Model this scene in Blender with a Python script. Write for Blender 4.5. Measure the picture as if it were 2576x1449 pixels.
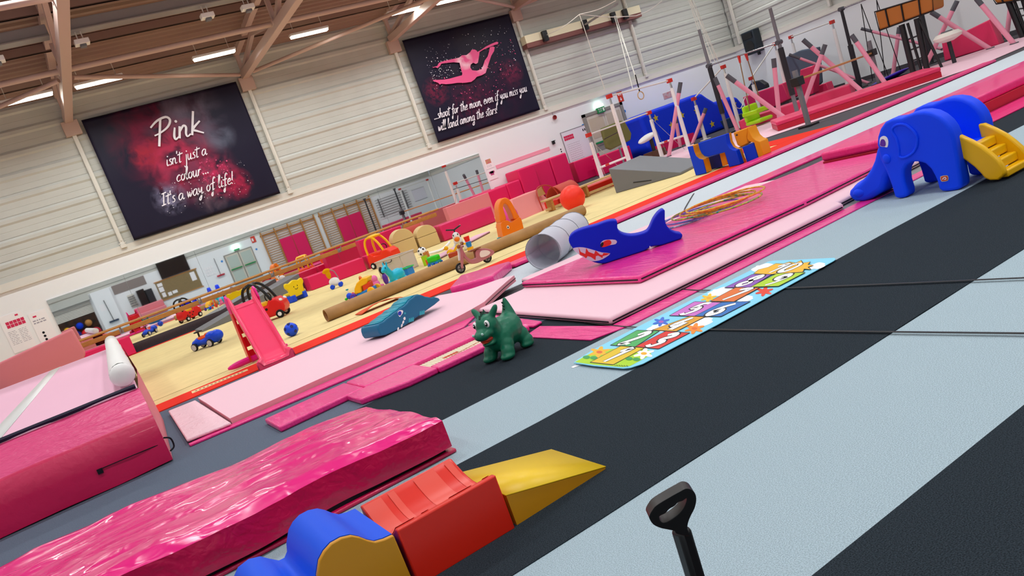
import bpy, bmesh, math, random
from mathutils import Vector, Matrix, noise
random.seed(7)
PI = math.pi
for _o in list(bpy.data.objects): bpy.data.objects.remove(_o)
SC = bpy.context.scene; COL = SC.collection
# ---------------------------------------------------------------- camera
FPX, PCX, PCY, CAMH = 1956.94, 1249.39, 833.01, 1.3
AXX = Vector((0.81705695, -0.38050222, 0.43316972))
AXY = Vector((-0.47299998, -0.01276847, 0.88096991))
AXZ = -Vector((0.32968009, 0.92469186, 0.19041011))
cam = bpy.data.cameras.new('camera'); camo = bpy.data.objects.new('camera', cam); COL.objects.link(camo)
cam.sensor_width = 36; cam.lens = FPX / 2576 * 36
cam.shift_x = (1288 - PCX) / 2576; cam.shift_y = (PCY - 724.5) / 2576
cam.clip_start = 0.05; cam.clip_end = 200
_r = Vector((AXX.x, AXY.x, AXZ.x)); _u = -Vector((AXX.y, AXY.y, AXZ.y)); _b = -Vector((AXX.z, AXY.z, AXZ.z))
camo.matrix_world = Matrix(((_r.x, _u.x, _b.x, 0), (_r.y, _u.y, _b.y, 0), (_r.z, _u.z, _b.z, CAMH), (0, 0, 0, 1)))
SC.camera = camo
# ---------------------------------------------------------------- world, exposure
SC.view_settings.view_transform = 'Standard'; SC.view_settings.look = 'None'
SC.view_settings.gamma = 1; SC.view_settings.use_curve_mapping = False
SC.view_settings.exposure = 0.0
wd = bpy.data.worlds.new('hall_world'); SC.world = wd; wd.use_nodes = True
wd.node_tree.nodes['Background'].inputs[0].default_value = (0.8, 0.85, 0.95, 1)
wd.node_tree.nodes['Background'].inputs[1].default_value = 0.3
LAMP_W = 58.0          # watts of each ceiling batten
# ---------------------------------------------------------------- pixel -> place
def ray(x, y):
    d = Vector((x - PCX, y - PCY, FPX)); return Vector((d.dot(AXX), d.dot(AXY), d.dot(AXZ)))
O = Vector((0, 0, CAMH))
def P(x, y, z=0.0):
    r = ray(x, y); return O + r * ((z - CAMH) / r.z)
def PY(x, y, Y):
    r = ray(x, y); return O + r * (Y / r.y)
def PX(x, y, X):
    r = ray(x, y); return O + r * (X / r.x)
def PV(x, y, p0, d):
    """point of the pixel's ray on the upright plane through p0 running along d"""
    n = Vector((d[1], -d[0], 0)); r = ray(x, y)
    return O + r * ((Vector((p0[0], p0[1], 0)) - O).dot(n) / r.dot(n))
def HT(x, y, p):
    """height at which the pixel's ray passes above floor point p"""
    r = ray(x, y); t = (p[0] * r.x + p[1] * r.y) / (r.x ** 2 + r.y ** 2); return CAMH + r.z * t
# ---------------------------------------------------------------- materials
def lin(h):
    if isinstance(h, str):
        h = h.lstrip('#'); c = [int(h[i:i + 2], 16) / 255 for i in (0, 2, 4)]
    else: c = list(h)
    return tuple(x / 12.92 if x <= .04045 else ((x + .055) / 1.055) ** 2.4 for x in c) + (1,)
MATS = {}
def mat(name, col, rough=.5, spec=.5, bump=0, bscale=20, var=0, vscale=6, metal=0, coat=0, stretch=None, emit=None, alpha=1, trans=0, col2=None, detail=4):
    if name in MATS: return MATS[name]
    m = bpy.data.materials.new(name); m.use_nodes = True; nt = m.node_tree; N = nt.nodes; L = nt.links
    b = N['Principled BSDF']; c = lin(col); b.inputs['Base Color'].default_value = c
    b.inputs['Roughness'].default_value = rough; b.inputs['Specular IOR Level'].default_value = spec
    b.inputs['Metallic'].default_value = metal; b.inputs['Coat Weight'].default_value = coat
    b.inputs['Alpha'].default_value = alpha; b.inputs['Transmission Weight'].default_value = trans
    m.diffuse_color = c
    if emit:
        b.inputs['Emission Color'].default_value = lin(emit[0]); b.inputs['Emission Strength'].default_value = emit[1]
    if bump or var or col2:
        tc = N.new('ShaderNodeTexCoord'); mp = N.new('ShaderNodeMapping'); L.new(tc.outputs['Object'], mp.inputs[0])
        if stretch: mp.inputs['Scale'].default_value = stretch
    if var or col2:
        n = N.new('ShaderNodeTexNoise'); n.inputs['Scale'].default_value = vscale; n.inputs['Detail'].default_value = detail
        L.new(mp.outputs[0], n.inputs['Vector'])
        r = N.new('ShaderNodeValToRGB'); r.color_ramp.elements[0].position = .35; r.color_ramp.elements[1].position = .65
        if col2: r.color_ramp.elements[0].color = lin(col2); r.color_ramp.elements[1].color = c
        else:
            r.color_ramp.elements[0].color = tuple(x * (1 - var) for x in c[:3]) + (1,)
            r.color_ramp.elements[1].color = tuple(min(1, x * (1 + var)) for x in c[:3]) + (1,)
        L.new(n.outputs[0], r.inputs[0]); L.new(r.outputs[0], b.inputs['Base Color'])
    if bump:
        n2 = N.new('ShaderNodeTexNoise'); n2.inputs['Scale'].default_value = bscale; n2.inputs['Detail'].default_value = detail
        L.new(mp.outputs[0], n2.inputs['Vector'])
        bp = N.new('ShaderNodeBump'); bp.inputs['Strength'].default_value = bump; bp.inputs['Distance'].default_value = .02
        L.new(n2.outputs[0], bp.inputs['Height']); L.new(bp.outputs[0], b.inputs['Normal'])
    MATS[name] = m; return m
def wrinkle(name, col, rough=.28, strength=.5, scale=2.2, stretch=(1, 1, 1), warp=1.2, coat=.3):
    """glossy vinyl: creases from a warped noise"""
    if name in MATS: return MATS[name]
    m = mat(name, col, rough, .5, coat=coat); nt = m.node_tree; N = nt.nodes; L = nt.links; b = N['Principled BSDF']
    tc = N.new('ShaderNodeTexCoord'); mp = N.new('ShaderNodeMapping'); mp.inputs['Scale'].default_value = stretch
    L.new(tc.outputs['Object'], mp.inputs[0])
    n = N.new('ShaderNodeTexNoise'); n.inputs['Scale'].default_value = scale; n.inputs['Detail'].default_value = 3
    n.inputs['Distortion'].default_value = warp; L.new(mp.outputs[0], n.inputs['Vector'])
    n3 = N.new('ShaderNodeTexNoise'); n3.inputs['Scale'].default_value = scale * 6; n3.inputs['Detail'].default_value = 2; n3.inputs['Distortion'].default_value = warp * .7
    L.new(mp.outputs[0], n3.inputs['Vector'])
    ma = N.new('ShaderNodeMath'); ma.operation = 'MULTIPLY_ADD'; ma.inputs[1].default_value = .25
    L.new(n3.outputs[0], ma.inputs[0]); L.new(n.outputs[0], ma.inputs[2])
    bp = N.new('ShaderNodeBump'); bp.inputs['Strength'].default_value = strength; bp.inputs['Distance'].default_value = .06
    L.new(ma.outputs[0], bp.inputs['Height']); L.new(bp.outputs[0], b.inputs['Normal'])
    return m
# ---------------------------------------------------------------- mesh builder
def TR(loc=(0, 0, 0), rz=0, rx=0, ry=0, s=1):
    return Matrix.Translation(loc) @ Matrix.Rotation(rz, 4, 'Z') @ Matrix.Rotation(ry, 4, 'Y') @ Matrix.Rotation(rx, 4, 'X') @ (Matrix.Scale(s, 4) if not isinstance(s, (tuple, list)) else Matrix.Diagonal((*s, 1)))
def smoothpts(pts, n=4, closed=False):
    pts = [Vector(p) for p in pts]; out = []; N = len(pts); rng = range(N if closed else N - 1)
    g = lambda i: pts[i % N] if closed else pts[max(0, min(N - 1, i))]
    for i in rng:
        a, b, c, d = g(i - 1), g(i), g(i + 1), g(i + 2)
        for k in range(n):
            t = k / n
            out.append(.5 * ((2 * b) + (c - a) * t + (2 * a - 5 * b + 4 * c - d) * t * t + (3 * b - a - 3 * c + d) * t ** 3))
    if not closed: out.append(pts[-1])
    return out
class MB:
    def __init__(s): s.v = []; s.f = []
    def add(s, vs, fs, M=None):
        o = len(s.v); s.v += [tuple(M @ Vector(v)) if M is not None else tuple(v) for v in vs]
        s.f += [tuple(i + o for i in f) for f in fs]; return s
    def box(s, lo, hi, M=None):
        a, b, c = lo; d, e, f = hi
        return s.add([(a, b, c), (d, b, c), (d, e, c), (a, e, c), (a, b, f), (d, b, f), (d, e, f), (a, e, f)],
                     [(0, 3, 2, 1), (4, 5, 6, 7), (0, 1, 5, 4), (1, 2, 6, 5), (2, 3, 7, 6), (3, 0, 4, 7)], M)
    def cyl(s, p, q, r, r2=None, n=12, M=None):
        p = Vector(p); q = Vector(q); d = (q - p).normalized(); a = d.orthogonal().normalized(); b = d.cross(a)
        r2 = r if r2 is None else r2; vs = []
        for c, R in ((p, r), (q, r2)):
            vs += [c + (a * math.cos(2 * PI * k / n) + b * math.sin(2 * PI * k / n)) * R for k in range(n)]
        fs = [(k, (k + 1) % n, n + (k + 1) % n, n + k) for k in range(n)] + [tuple(range(n))[::-1], tuple(range(n, 2 * n))]
        return s.add(vs, fs, M)
    def bar(s, p, q, w, h, M=None):
        """rectangular bar, w sideways, h in the up-most direction"""
        p = Vector(p); q = Vector(q); d = (q - p).normalized(); up = Vector((0, 0, 1)) if abs(d.z) < .95 else Vector((0, 1, 0))
        a = d.cross(up).normalized() * (w / 2); b = a.cross(d).normalized() * (h / 2)
        vs = [c + i * a + j * b for c in (p, q) for i, j in ((-1, -1), (1, -1), (1, 1), (-1, 1))]
        return s.add(vs, [(0, 1, 2, 3)[::-1], (4, 5, 6, 7), (0, 1, 5, 4), (1, 2, 6, 5), (2, 3, 7, 6), (3, 0, 4, 7)], M)
    def tube(s, pts, r, n=8, closed=False, M=None):
        pts = [Vector(p) for p in pts]; N = len(pts); rr = r if isinstance(r, (list, tuple)) else [r] * N; vs = []; a = None
        for i in range(N):
            d = (pts[(i + 1) % N] - pts[i - 1]) if closed else (pts[min(N - 1, i + 1)] - pts[max(0, i - 1)])
            d = d.normalized() if d.length > 1e-9 else Vector((0, 0, 1))
            a = d.orthogonal().normalized() if a is None else (a - d * a.dot(d)).normalized(); b = d.cross(a)
            vs += [pts[i] + (a * math.cos(2 * PI * k / n) + b * math.sin(2 * PI * k / n)) * rr[i] for k in range(n)]
        fs = []
        for i in range(N if closed else N - 1):
            j = (i + 1) % N; fs += [(i * n + k, i * n + (k + 1) % n, j * n + (k + 1) % n, j * n + k) for k in range(n)]
        if not closed: fs += [tuple(range(n))[::-1], tuple(range((N - 1) * n, N * n))]
        return s.add(vs, fs, M)
    def prism(s, pts, t, M=None):
        """outline (3D points, flat) pushed by vector t"""
        pts = [Vector(p) for p in pts]; t = Vector(t); n = len(pts)
        nrm = Vector((0, 0, 0))
        for i in range(n): nrm += pts[i].cross(pts[(i + 1) % n])
        if nrm.dot(t) < 0: pts = pts[::-1]
        vs = pts + [p + t for p in pts]
        return s.add(vs, [tuple(range(n))[::-1], tuple(range(n, 2 * n))] + [(k, (k + 1) % n, n + (k + 1) % n, n + k) for k in range(n)], M)
    def lathe(s, prof, n=16, M=None, a0=0, a1=2 * PI):
        """profile (r, z) about Z"""
        full = abs(a1 - a0 - 2 * PI) < 1e-6; m = n if full else n + 1; vs = []
        for k in range(m):
            a = a0 + (a1 - a0) * k / n; vs += [(r * math.cos(a), r * math.sin(a), z) for r, z in prof]
        q = len(prof); fs = []
        for k in range(n):
            j = (k + 1) % m
            for i in range(q - 1):
                f = [k * q + i, j * q + i, j * q + i + 1, k * q + i + 1]
                fs.append(tuple(f))
        return s.add(vs, fs, M)
    def ell(s, c, r, nu=16, nv=10, M=None):
        if not isinstance(r, (tuple, list)): r = (r, r, r)
        prof = [(math.sin(PI * i / nv), -math.cos(PI * i / nv)) for i in range(nv + 1)]
        T = Matrix.Translation(c) @ Matrix.Diagonal((*r, 1))
        vs = [(0, 0, -1)]; fs = []
        for i in range(1, nv):
            vs += [(prof[i][0] * math.cos(2 * PI * k / nu), prof[i][0] * math.sin(2 * PI * k / nu), prof[i][1]) for k in range(nu)]
        vs.append((0, 0, 1)); e = len(vs) - 1
        fs += [(0, 1 + (k + 1) % nu, 1 + k) for k in range(nu)]
        for i in range(nv - 2):
            o = 1 + i * nu; fs += [(o + k, o + (k + 1) % nu, o + nu + (k + 1) % nu, o + nu + k) for k in range(nu)]
        o = 1 + (nv - 2) * nu; fs += [(o + k, o + (k + 1) % nu, e) for k in range(nu)]
        return s.add(vs, fs, (M @ T) if M is not None else T)
    def grid(s, fn, nu, nv, M=None):
        vs = [fn(i / nu, j / nv) for j in range(nv + 1) for i in range(nu + 1)]; w = nu + 1
        return s.add(vs, [(j * w + i, j * w + i + 1, (j + 1) * w + i + 1, (j + 1) * w + i) for j in range(nv) for i in range(nu)], M)
    def ribbon(s, pts, w, nrm, M=None):
        pts = [Vector(p) for p in pts]; nrm = Vector(nrm); vs = []; N = len(pts)
        ww = w if isinstance(w, (list, tuple)) else [w] * N
        for i in range(N):
            d = pts[min(N - 1, i + 1)] - pts[max(0, i - 1)]; d = d.normalized() if d.length > 1e-9 else Vector((1, 0, 0))
            a = nrm.cross(d).normalized() * ww[i] / 2; vs += [pts[i] + a, pts[i] - a]
        return s.add(vs, [(2 * i, 2 * i + 1, 2 * i + 3, 2 * i + 2) for i in range(N - 1)], M)
    def poly(s, pts, M=None): return s.add(pts, [tuple(range(len(pts)))], M)
    def build(s, name, m, parent=None, smooth=35, bevel=0, seg=2, sub=0, at=None, solid=0, fix=True):
        me = bpy.data.meshes.new(name)
        off = Vector(parent.location) if (at == 'world' and parent is not None) else Vector((0, 0, 0))
        me.from_pydata([tuple(Vector(v) - off) for v in s.v], [], s.f)
        if fix:
            bm = bmesh.new(); bm.from_mesh(me); bmesh.ops.recalc_face_normals(bm, faces=bm.faces); bm.to_mesh(me); bm.free()
        if smooth:
            me.polygons.foreach_set('use_smooth', [True] * len(me.polygons))
            if smooth < 180: me.set_sharp_from_angle(angle=math.radians(smooth))
        me.materials.append(m if not isinstance(m, str) else MATS[m])
        o = bpy.data.objects.new(name, me); COL.objects.link(o)
        if parent is not None: o.parent = parent
        if solid:
            md = o.modifiers.new('thickness', 'SOLIDIFY'); md.thickness = solid; md.offset = 0
        if bevel:
            md = o.modifiers.new('bevel', 'BEVEL'); md.width = bevel; md.segments = seg; md.limit_method = 'ANGLE'; md.angle_limit = math.radians(40); md.harden_normals = False
        if sub:
            md = o.modifiers.new('subdivision', 'SUBSURF'); md.levels = sub; md.render_levels = sub
        return o
    def blob(s, name, m, parent=None, voxel=.01, it=6, at=None):
        """overlapping closed shapes fused to one smooth skin"""
        o = s.build(name, m, parent, smooth=180, at=at, fix=True)
        md = o.modifiers.new('fuse', 'REMESH'); md.mode = 'VOXEL'; md.voxel_size = voxel; md.use_smooth_shade = True
        md = o.modifiers.new('soften', 'SMOOTH'); md.factor = .5; md.iterations = it
        return o
def tag(o, label=None, cat=None, group=None, kind=None):
    if label: o['label'] = label
    if cat: o['category'] = cat
    if group: o['group'] = group
    if kind: o['kind'] = kind
    return o
def thing(name, label, cat, loc=(0, 0, 0), rz=0, group=None, s=1):
    o = bpy.data.objects.new(name, None); COL.objects.link(o); o.empty_display_size = .1
    o.location = loc; o.rotation_euler = (0, 0, rz); o.scale = (s, s, s) if not isinstance(s, tuple) else s
    return tag(o, label, cat, group)
def copy_tree(o, parent=None, loc=None, rz=None, label=None, s=None):
    c = o.copy(); COL.objects.link(c); c.parent = parent
    if loc is not None: c.location = loc
    if rz is not None: c.rotation_euler = (0, 0, rz)
    if s is not None: c.scale = (s, s, s)
    if label: c['label'] = label
    for ch in [x for x in list(bpy.data.objects) if x.parent == o]: copy_tree(ch, c)
    return c
def struct(name, mb, m, **k):
    o = mb.build(name, m, **k); o['kind'] = 'structure'; return o
def bx(lo, hi, M=None): return MB().box(lo, hi, M)
# ---------------------------------------------------------------- stroke lettering
GL = {
'a': (1.0, [[(.75,.85),(.5,1),(.15,.75),(.05,.3),(.25,0),(.55,.25),(.78,.95)], [(.78,.95),(.72,.3),(.85,0),(1.05,.15)]]),
'c': (.8, [[(.7,.8),(.5,1),(.15,.7),(.08,.3),(.3,0),(.75,.2)]]),
'd': (1.0, [[(.75,.85),(.5,1),(.15,.75),(.05,.3),(.25,0),(.55,.25),(.78,.8)], [(1.0,2),(.76,.6),(.82,0),(1,.1)]]),
'e': (.8, [[(.1,.45),(.55,.6),(.6,.9),(.4,1),(.12,.65),(.1,.25),(.35,0),(.78,.25)]]),
'f': (.75, [[(.9,1.75),(.68,2),(.45,1.5),(.3,0),(.2,-.8),(.05,-.95),(0,-.6),(.35,-.1),(.6,.15)], [(0,1),(.75,1.1)]]),
'g': (1.0, [[(.75,.85),(.5,1),(.15,.75),(.05,.3),(.25,0),(.55,.25),(.78,.95)], [(.8,.95),(.7,0),(.6,-.8),(.3,-1),(.1,-.75),(.5,-.3),(1,.1)]]),
'h': (.95, [[(.3,2),(.1,0)], [(.13,.5),(.4,.95),(.62,.85),(.58,.3),(.7,0),(.95,.15)]]),
'i': (.45, [[(.2,1),(.12,.3),(.22,0),(.45,.15)], [(.3,1.42),(.33,1.55)]]),
'j': (.55, [[(.35,1),(.3,0),(.2,-.8),(-.05,-1),(-.2,-.75)], [(.43,1.42),(.46,1.55)]]),
'k': (.95, [[(.3,2),(.1,0)], [(.75,1.05),(.2,.5),(.5,.25),(1,-.05)]]),
'l': (.5, [[(.1,.3),(.42,1.6),(.42,2),(.28,1.9),(.15,.8),(.15,.1),(.3,0),(.5,.2)]]),
'm': (1.15, [[(.1,1),(.05,0)], [(.08,.5),(.3,.95),(.44,.85),(.4,0)], [(.42,.5),(.65,.95),(.82,.8),(.77,.2),(.88,0),(1.1,.15)]]),
'n': (.9, [[(.12,1),(.05,0)], [(.08,.5),(.38,.97),(.58,.8),(.55,.25),(.66,0),(.9,.15)]]),
'o': (.85, [[(.45,1),(.12,.75),(.08,.3),(.3,0),(.6,.25),(.65,.7),(.45,1),(.6,.88),(.88,.92)]]),
'r': (.65, [[(.15,1),(.05,0)], [(.1,.5),(.35,.95),(.62,.9)]]),
's': (.65, [[(.6,.9),(.35,.97),(.22,.72),(.5,.4),(.4,.05),(.02,.08)]]),
't': (.65, [[(.38,1.7),(.2,.2),(.3,0),(.52,.1)], [(-.1,1.25),(.9,1.38)]]),
'u': (.9, [[(.12,1),(.08,.3),(.25,0),(.5,.3),(.65,1)], [(.65,1),(.6,.2),(.72,0),(.92,.15)]]),
'v': (.75, [[(.05,.95),(.25,.03),(.6,.95),(.78,.85)]]),
'w': (1.0, [[(.05,1),(.15,.03),(.45,.8),(.5,.03),(.88,.7),(.85,1)]]),
'y': (.9, [[(.1,1),(.12,.4),(.35,.3),(.62,1)], [(.65,1),(.5,-.4),(.25,-1),(.05,-.8),(.5,-.2),(.92,.15)]]),
'P': (1.25, [[(.45,2),(.22,-.25)], [(-.3,1.45),(.2,1.9),(.85,2.05),(1.15,1.7),(.95,1.2),(.4,.85),(-.05,.72)]]),
'I': (.75, [[(.35,1.8),(.2,0)], [(0,1.78),(.8,1.9)], [(-.15,-.02),(.6,.08)]]),
"'": (.25, [[(.12,1.95),(.04,1.5)]]), '.': (.36, [[(.1,.02),(.14,.12)]]), ',': (.35, [[(.14,.12),(.02,-.3)]]),
'!': (.45, [[(.28,2),(.12,.55)], [(.07,.02),(.11,.12)]]), ' ': (.55, []),
'0': (1, [[(.5,2),(.15,1.6),(.1,.5),(.45,0),(.85,.4),(.9,1.5),(.5,2)]]), '1': (.6, [[(.05,1.55),(.4,2),(.3,0)]]),
'2': (.95, [[(.1,1.5),(.4,2),(.8,1.7),(.65,1),(.1,0),(.55,.12),(.95,.05)]]), '3': (.9, [[(.1,1.75),(.5,2),(.8,1.6),(.35,1.08),(.85,.6),(.5,0),(.05,.2)]]),
'4': (.95, [[(.5,2),(.05,.7),(.95,.75)], [(.7,1.2),(.6,0)]]), '5': (.95, [[(.9,1.95),(.3,1.95),(.18,1.1),(.6,1.2),(.85,.7),(.5,0),(.05,.2)]]),
'6': (.9, [[(.75,1.9),(.3,1.4),(.08,.5),(.4,0),(.8,.4),(.55,.95),(.12,.6)]]), '7': (.9, [[(.05,1.9),(.9,1.95),(.35,0)]]),
'8': (.9, [[(.5,1.05),(.15,1.5),(.5,2),(.8,1.5),(.5,1.05),(.08,.5),(.45,0),(.88,.5),(.5,1.05)]]), '9': (.9, [[(.8,1.5),(.45,1.05),(.12,1.5),(.45,2),(.8,1.55),(.7,.6),(.3,0)]]),
}
def swidth(t): return sum(GL.get(c, GL[' '])[0] for c in t)
def write(mb, text, p0, p1, nrm, xh, pen=.16, slant=.22, up=None):
    """hand-lettered line from p0 to p1 (baseline) as flat strokes; xh = x-height"""
    p0 = Vector(p0); p1 = Vector(p1); e = (p1 - p0); L = e.length; e = e / L; nrm = Vector(nrm).normalized()
    u = Vector(up) if up else nrm.cross(e).normalized()
    sx = L / max(.1, swidth(text)); x = 0; k = 0
    for ch in text:
        adv, st = GL.get(ch, GL[' '])
        for s in st:
            q = smoothpts([(a, b, 0) for a, b in s], 4)
            pts = []; ws = []; n = len(q)
            for i, v in enumerate(q):
                pts.append(p0 + e * ((x + v.x) * sx + slant * v.y * xh) + u * (v.y * xh) + nrm * (k * 2e-4))
                t = i / max(1, n - 1); ws.append(xh * pen * (.75 + .45 * math.sin(PI * min(1, t * 1.1 + .05))))
            if len(s) == 2 and abs(s[0][0] - s[1][0]) + abs(s[0][1] - s[1][1]) < .2:
                c = sum(pts, Vector()) / n; w_ = nrm.cross(u).normalized(); r = xh * pen * .72
                mb.poly([c + (u * math.cos(2 * PI * i / 10) + w_ * math.sin(2 * PI * i / 10)) * r for i in range(10)]); continue
            if n < 7: ws = [xh * pen * 1.15] * n
            mb.ribbon(pts, ws, nrm); k = (k + 1) % 8
        x += adv
    return mb
def flattext(txt, size, m, parent, M, name='lettering', align='CENTER', bold=0):
    cu = bpy.data.curves.new(name, 'FONT'); cu.body = txt; cu.size = size; cu.align_x = align; cu.align_y = 'CENTER'; cu.offset = bold
    o = bpy.data.objects.new('t', cu); COL.objects.link(o); dg = bpy.context.evaluated_depsgraph_get()
    me = bpy.data.meshes.new_from_object(o.evaluated_get(dg)); bpy.data.objects.remove(o); bpy.data.curves.remove(cu)
    me.transform(M); me.name = name; me.materials.clear(); me.materials.append(m)
    q = bpy.data.objects.new(name, me); COL.objects.link(q); q.parent = parent; return q
# ================================================================ materials of the setting
mat('wall_paint', '#eef0f1', .55, .3, bump=.05, bscale=60)
mat('clad', '#c4c5bd', .5, .35, var=.03, vscale=1.5)
mat('clad_rib', '#d6d4c6', .45, .4)
mat('roofdeck', '#967a6d', .6, .3)
mat('steel_pink', '#c4a99d', .5, .4)
mat('steel_white', '#dcd8cd', .4, .4)
mat('steel_grey', '#8d8a88', .45, .5)
mat('carpet_black', '#2a3239', .95, .1, bump=.5, bscale=230, var=.5, vscale=230, detail=2)
mat('carpet_grey', '#a6b8c1', .95, .1, bump=.45, bscale=230, var=.2, vscale=230, detail=2)
mat('carpet_mid', '#8d8f90', .95, .1, bump=.6, bscale=150, var=.1, vscale=170, detail=2)
mat('carpet_yellow', '#e3cf95', .9, .1, bump=.3, bscale=120, var=.04, vscale=3)
mat('carpet_red', '#e5301f', .85, .15, bump=.25, bscale=120)
mat('carpet_slate', '#5d6878', .9, .15, bump=.4, bscale=140, var=.12, vscale=120)
mat('rubber_dark', '#4b484d', .8, .2, bump=.3, bscale=90, var=.12, vscale=60)
mat('slab', '#55565a', .9, .1)
mat('black', '#0c0c0e', .5, .4); mat('black_metal', '#141417', .35, .5); mat('white', '#f2f2f0', .5, .4)
mat('black_rubber', '#1a1a1c', .7, .3)
mat('mirror', '#f2f4f3', .015, .5, metal=1)
mat('grey_plastic', '#6d7076', .5, .4); mat('chrome', '#c9ccd0', .2, .5, metal=1)
mat('lamp_on', '#ffffff', .5, .5, emit=('#fff6e0', 9))
mat('door_panel', '#cfc7b8', .5, .4); mat('door_frame', '#8f8c84', .45, .4)
mat('paper', '#f4f1f2', .7, .2); mat('ink_red', '#d42a56', .6, .3); mat('ink_grey', '#a7a3ae', .6, .3)
mat('sign_green', '#128a4a', .5, .4); mat('sign_red', '#d43a26', .5, .4); mat('sign_blue', '#1d86d6', .5, .4)
mat('wood', '#b9803f', .45, .4, var=.15, vscale=9, stretch=(1, 8, 8)); mat('wood_pale', '#d8b27a', .45, .4, var=.05, vscale=9)
mat('glass', '#ffffff', .03, .5, trans=1)
YW, YB, XL, XR = 22.65, -7.6, -6.0, 25.1
LED = 2.56
# ---------------------------------------------------------------- walls
wb = struct('wall_back', bx((XL - .3, YW, -.1), (XR + .3, YW + .3, LED)), 'wall_paint')
wr = struct('wall_right', bx((XR, YB, -.1), (XR + .3, YW, LED)), 'wall_paint')
wl_ = struct('wall_left', bx((XL - .3, YB, -.1), (XL, YW, 7.2)), 'wall_paint')
wf = struct('wall_front', bx((XL - .3, YB - .3, -.1), (XR + .3, YB, LED)), 'wall_paint')
struct('trim_1', MB().box((XL, YW - .05, LED - .03), (XR, YW + .2, LED + .03)).box((XL, YW - .02, LED + .03), (XR, YW + .2, LED + .17)), 'steel_white')
struct('trim_2', MB().box((XR - .05, YB, LED - .03), (XR + .2, YW, LED + .03)).box((XR - .02, YB, LED + .03), (XR + .2, YW, LED + .17)), 'steel_white')
HC = .5
def clad_course(L):
    prof = [(.0, 0), (0, .14), (.005, .145), (.005, .155), (0, .16), (0, .30), (-.03, .35), (-.03, .43), (0, .48), (.008, .485), (.008, .5)]
    mb = MB()
    for i in range(len(prof) - 1):
        (a, b), (c, d) = prof[i], prof[i + 1]
        mb.add([(0, a, b), (L, a, b), (L, c, d), (0, c, d)], [(0, 1, 2, 3)])
    return mb
z0 = LED + .17; nC = 8
c0 = clad_course(XR - XL).build('cladding_panel', 'clad', wb, smooth=0); c0.location = (XL, YW + .06, z0)
c1 = clad_course(YW - YB).build('cladding_panel', 'clad', wr, smooth=0); c1.location = (XR + .06, YW, z0); c1.rotation_euler = (0, 0, -PI / 2)
for i in range(1, nC):
    for c in (c0, c1):
        q = c.copy(); COL.objects.link(q); q.location = (c.location.x, c.location.y, z0 + i * HC); q.parent = c.parent
q = c0.copy(); COL.objects.link(q)
for i in range(nC):
    if i: q = c0.copy(); COL.objects.link(q)
    q.parent = wf; q.location = (XR, YB - .06, z0 + i * HC); q.rotation_euler = (0, 0, PI)
ZT = z0 + nC * HC
for i, (a, b, par) in enumerate((((XL, YW + .1, LED), (XR + .3, YW + .3, ZT + .3), wb), ((XR + .1, YB, LED), (XR + .3, YW, ZT + .3), wr), ((XL, YB - .3, LED), (XR, YB - .1, ZT + .3), wf))):
    bx(a, b).build('backing_sheet', 'clad', par)
# ---------------------------------------------------------------- ceiling: low-pitched corrugated roof
RY, RZ0, SL = 7.5, ZT + .0, .1
def roofz(y): return RZ0 + SL * (min(YW - y, y - YB) if True else 0)
mb = MB(); prof = []
y = YW + .3
while y > YB - .3:
    for dy, dz in ((0, 0), (.10, 0), (.13, .05), (.22, .05), (.25, 0)): prof.append((y - dy, roofz(y - dy) + dz))
    y -= .25
for i in range(len(prof) - 1):
    (a, b), (c, d) = prof[i], prof[i + 1]
    mb.add([(XL - .3, a, b), (XR + .3, a, b), (XR + .3, c, d), (XL - .3, c, d)], [(0, 1, 2, 3)])
ceil = struct('ceiling', mb, 'roofdeck', smooth=0, fix=False)
for yy in (21.2, 19.4, 17.6, 15.8, 13.4, 10.5, 7.5, 4.5, 1.5, -1.5, -4.5):
    z = roofz(yy)
    MB().box((XL, yy - .035, z - .2), (XR, yy + .035, z - .01)).box((XL, yy - .035, z - .2), (XR, yy + .06, z - .18)).build('purlin', 'roofdeck', ceil, bevel=.005)
# ---------------------------------------------------------------- roof trusses
BAY = [-2.98, 1.70, 6.37, 11.07, 15.72, 20.38]
for i, x in enumerate(BAY):
    t = thing('roof_truss', ['cream steel roof truss out before the Pink banner', 'cream steel roof truss landing beside the left edge of the banner reading Pink', 'cream steel roof truss landing on the wall between the two banners, nearest the Pink banner',
        'cream steel roof truss landing beside the gymnast banner, on its Pink banner side', 'cream steel roof truss landing on the wall right after the gymnast banner', 'cream steel roof truss over the hanging rings rig'][i], 'truss', (x, YW - .05, 6.0))
    MB().box((-.1, YB - YW + .2, 0), (.1, .02, .2)).build('bottom_chord', 'steel_pink', t, bevel=.01)
    MB().bar((0, 0, .72), (0, RY - YW, roofz(RY) - 6.35), .16, .16).bar((0, RY - YW, roofz(RY) - 6.35), (0, YB - YW + .1, .72), .16, .16).build('top_chord', 'steel_pink', t)
    MB().box((-.2, -.06, -.32), (.2, .1, .05)).build('bearing_plate', 'steel_pink', t, bevel=.01)
    MB().box((-.05, -.1, .2), (.05, 0, .75)).build('end_post', 'steel_pink', t)
    yy = 0; k = 0
    while yy > YB - YW + 3:
        zt = roofz(YW + yy - 2.1) - 6.35
        MB().bar((0, yy - .1, .2), (0, yy - 2.1, zt), .1, .1).build('web_diagonal', 'steel_pink', t)
        MB().bar((0, yy - 2.1, zt), (0, yy - 4.1, .2), .1, .1).build('web_diagonal', 'steel_pink', t)
        MB().bar((0, yy - 4.1, .2), (0, yy - 4.1, roofz(YW + yy - 4.1) - 6.4), .1, .1).build('web_post', 'steel_pink', t)
        MB().box((-.11, yy - 4.25, .12), (.11, yy - 3.95, .26)).build('gusset', 'steel_pink', t, bevel=.01)
        yy -= 4.15
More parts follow.
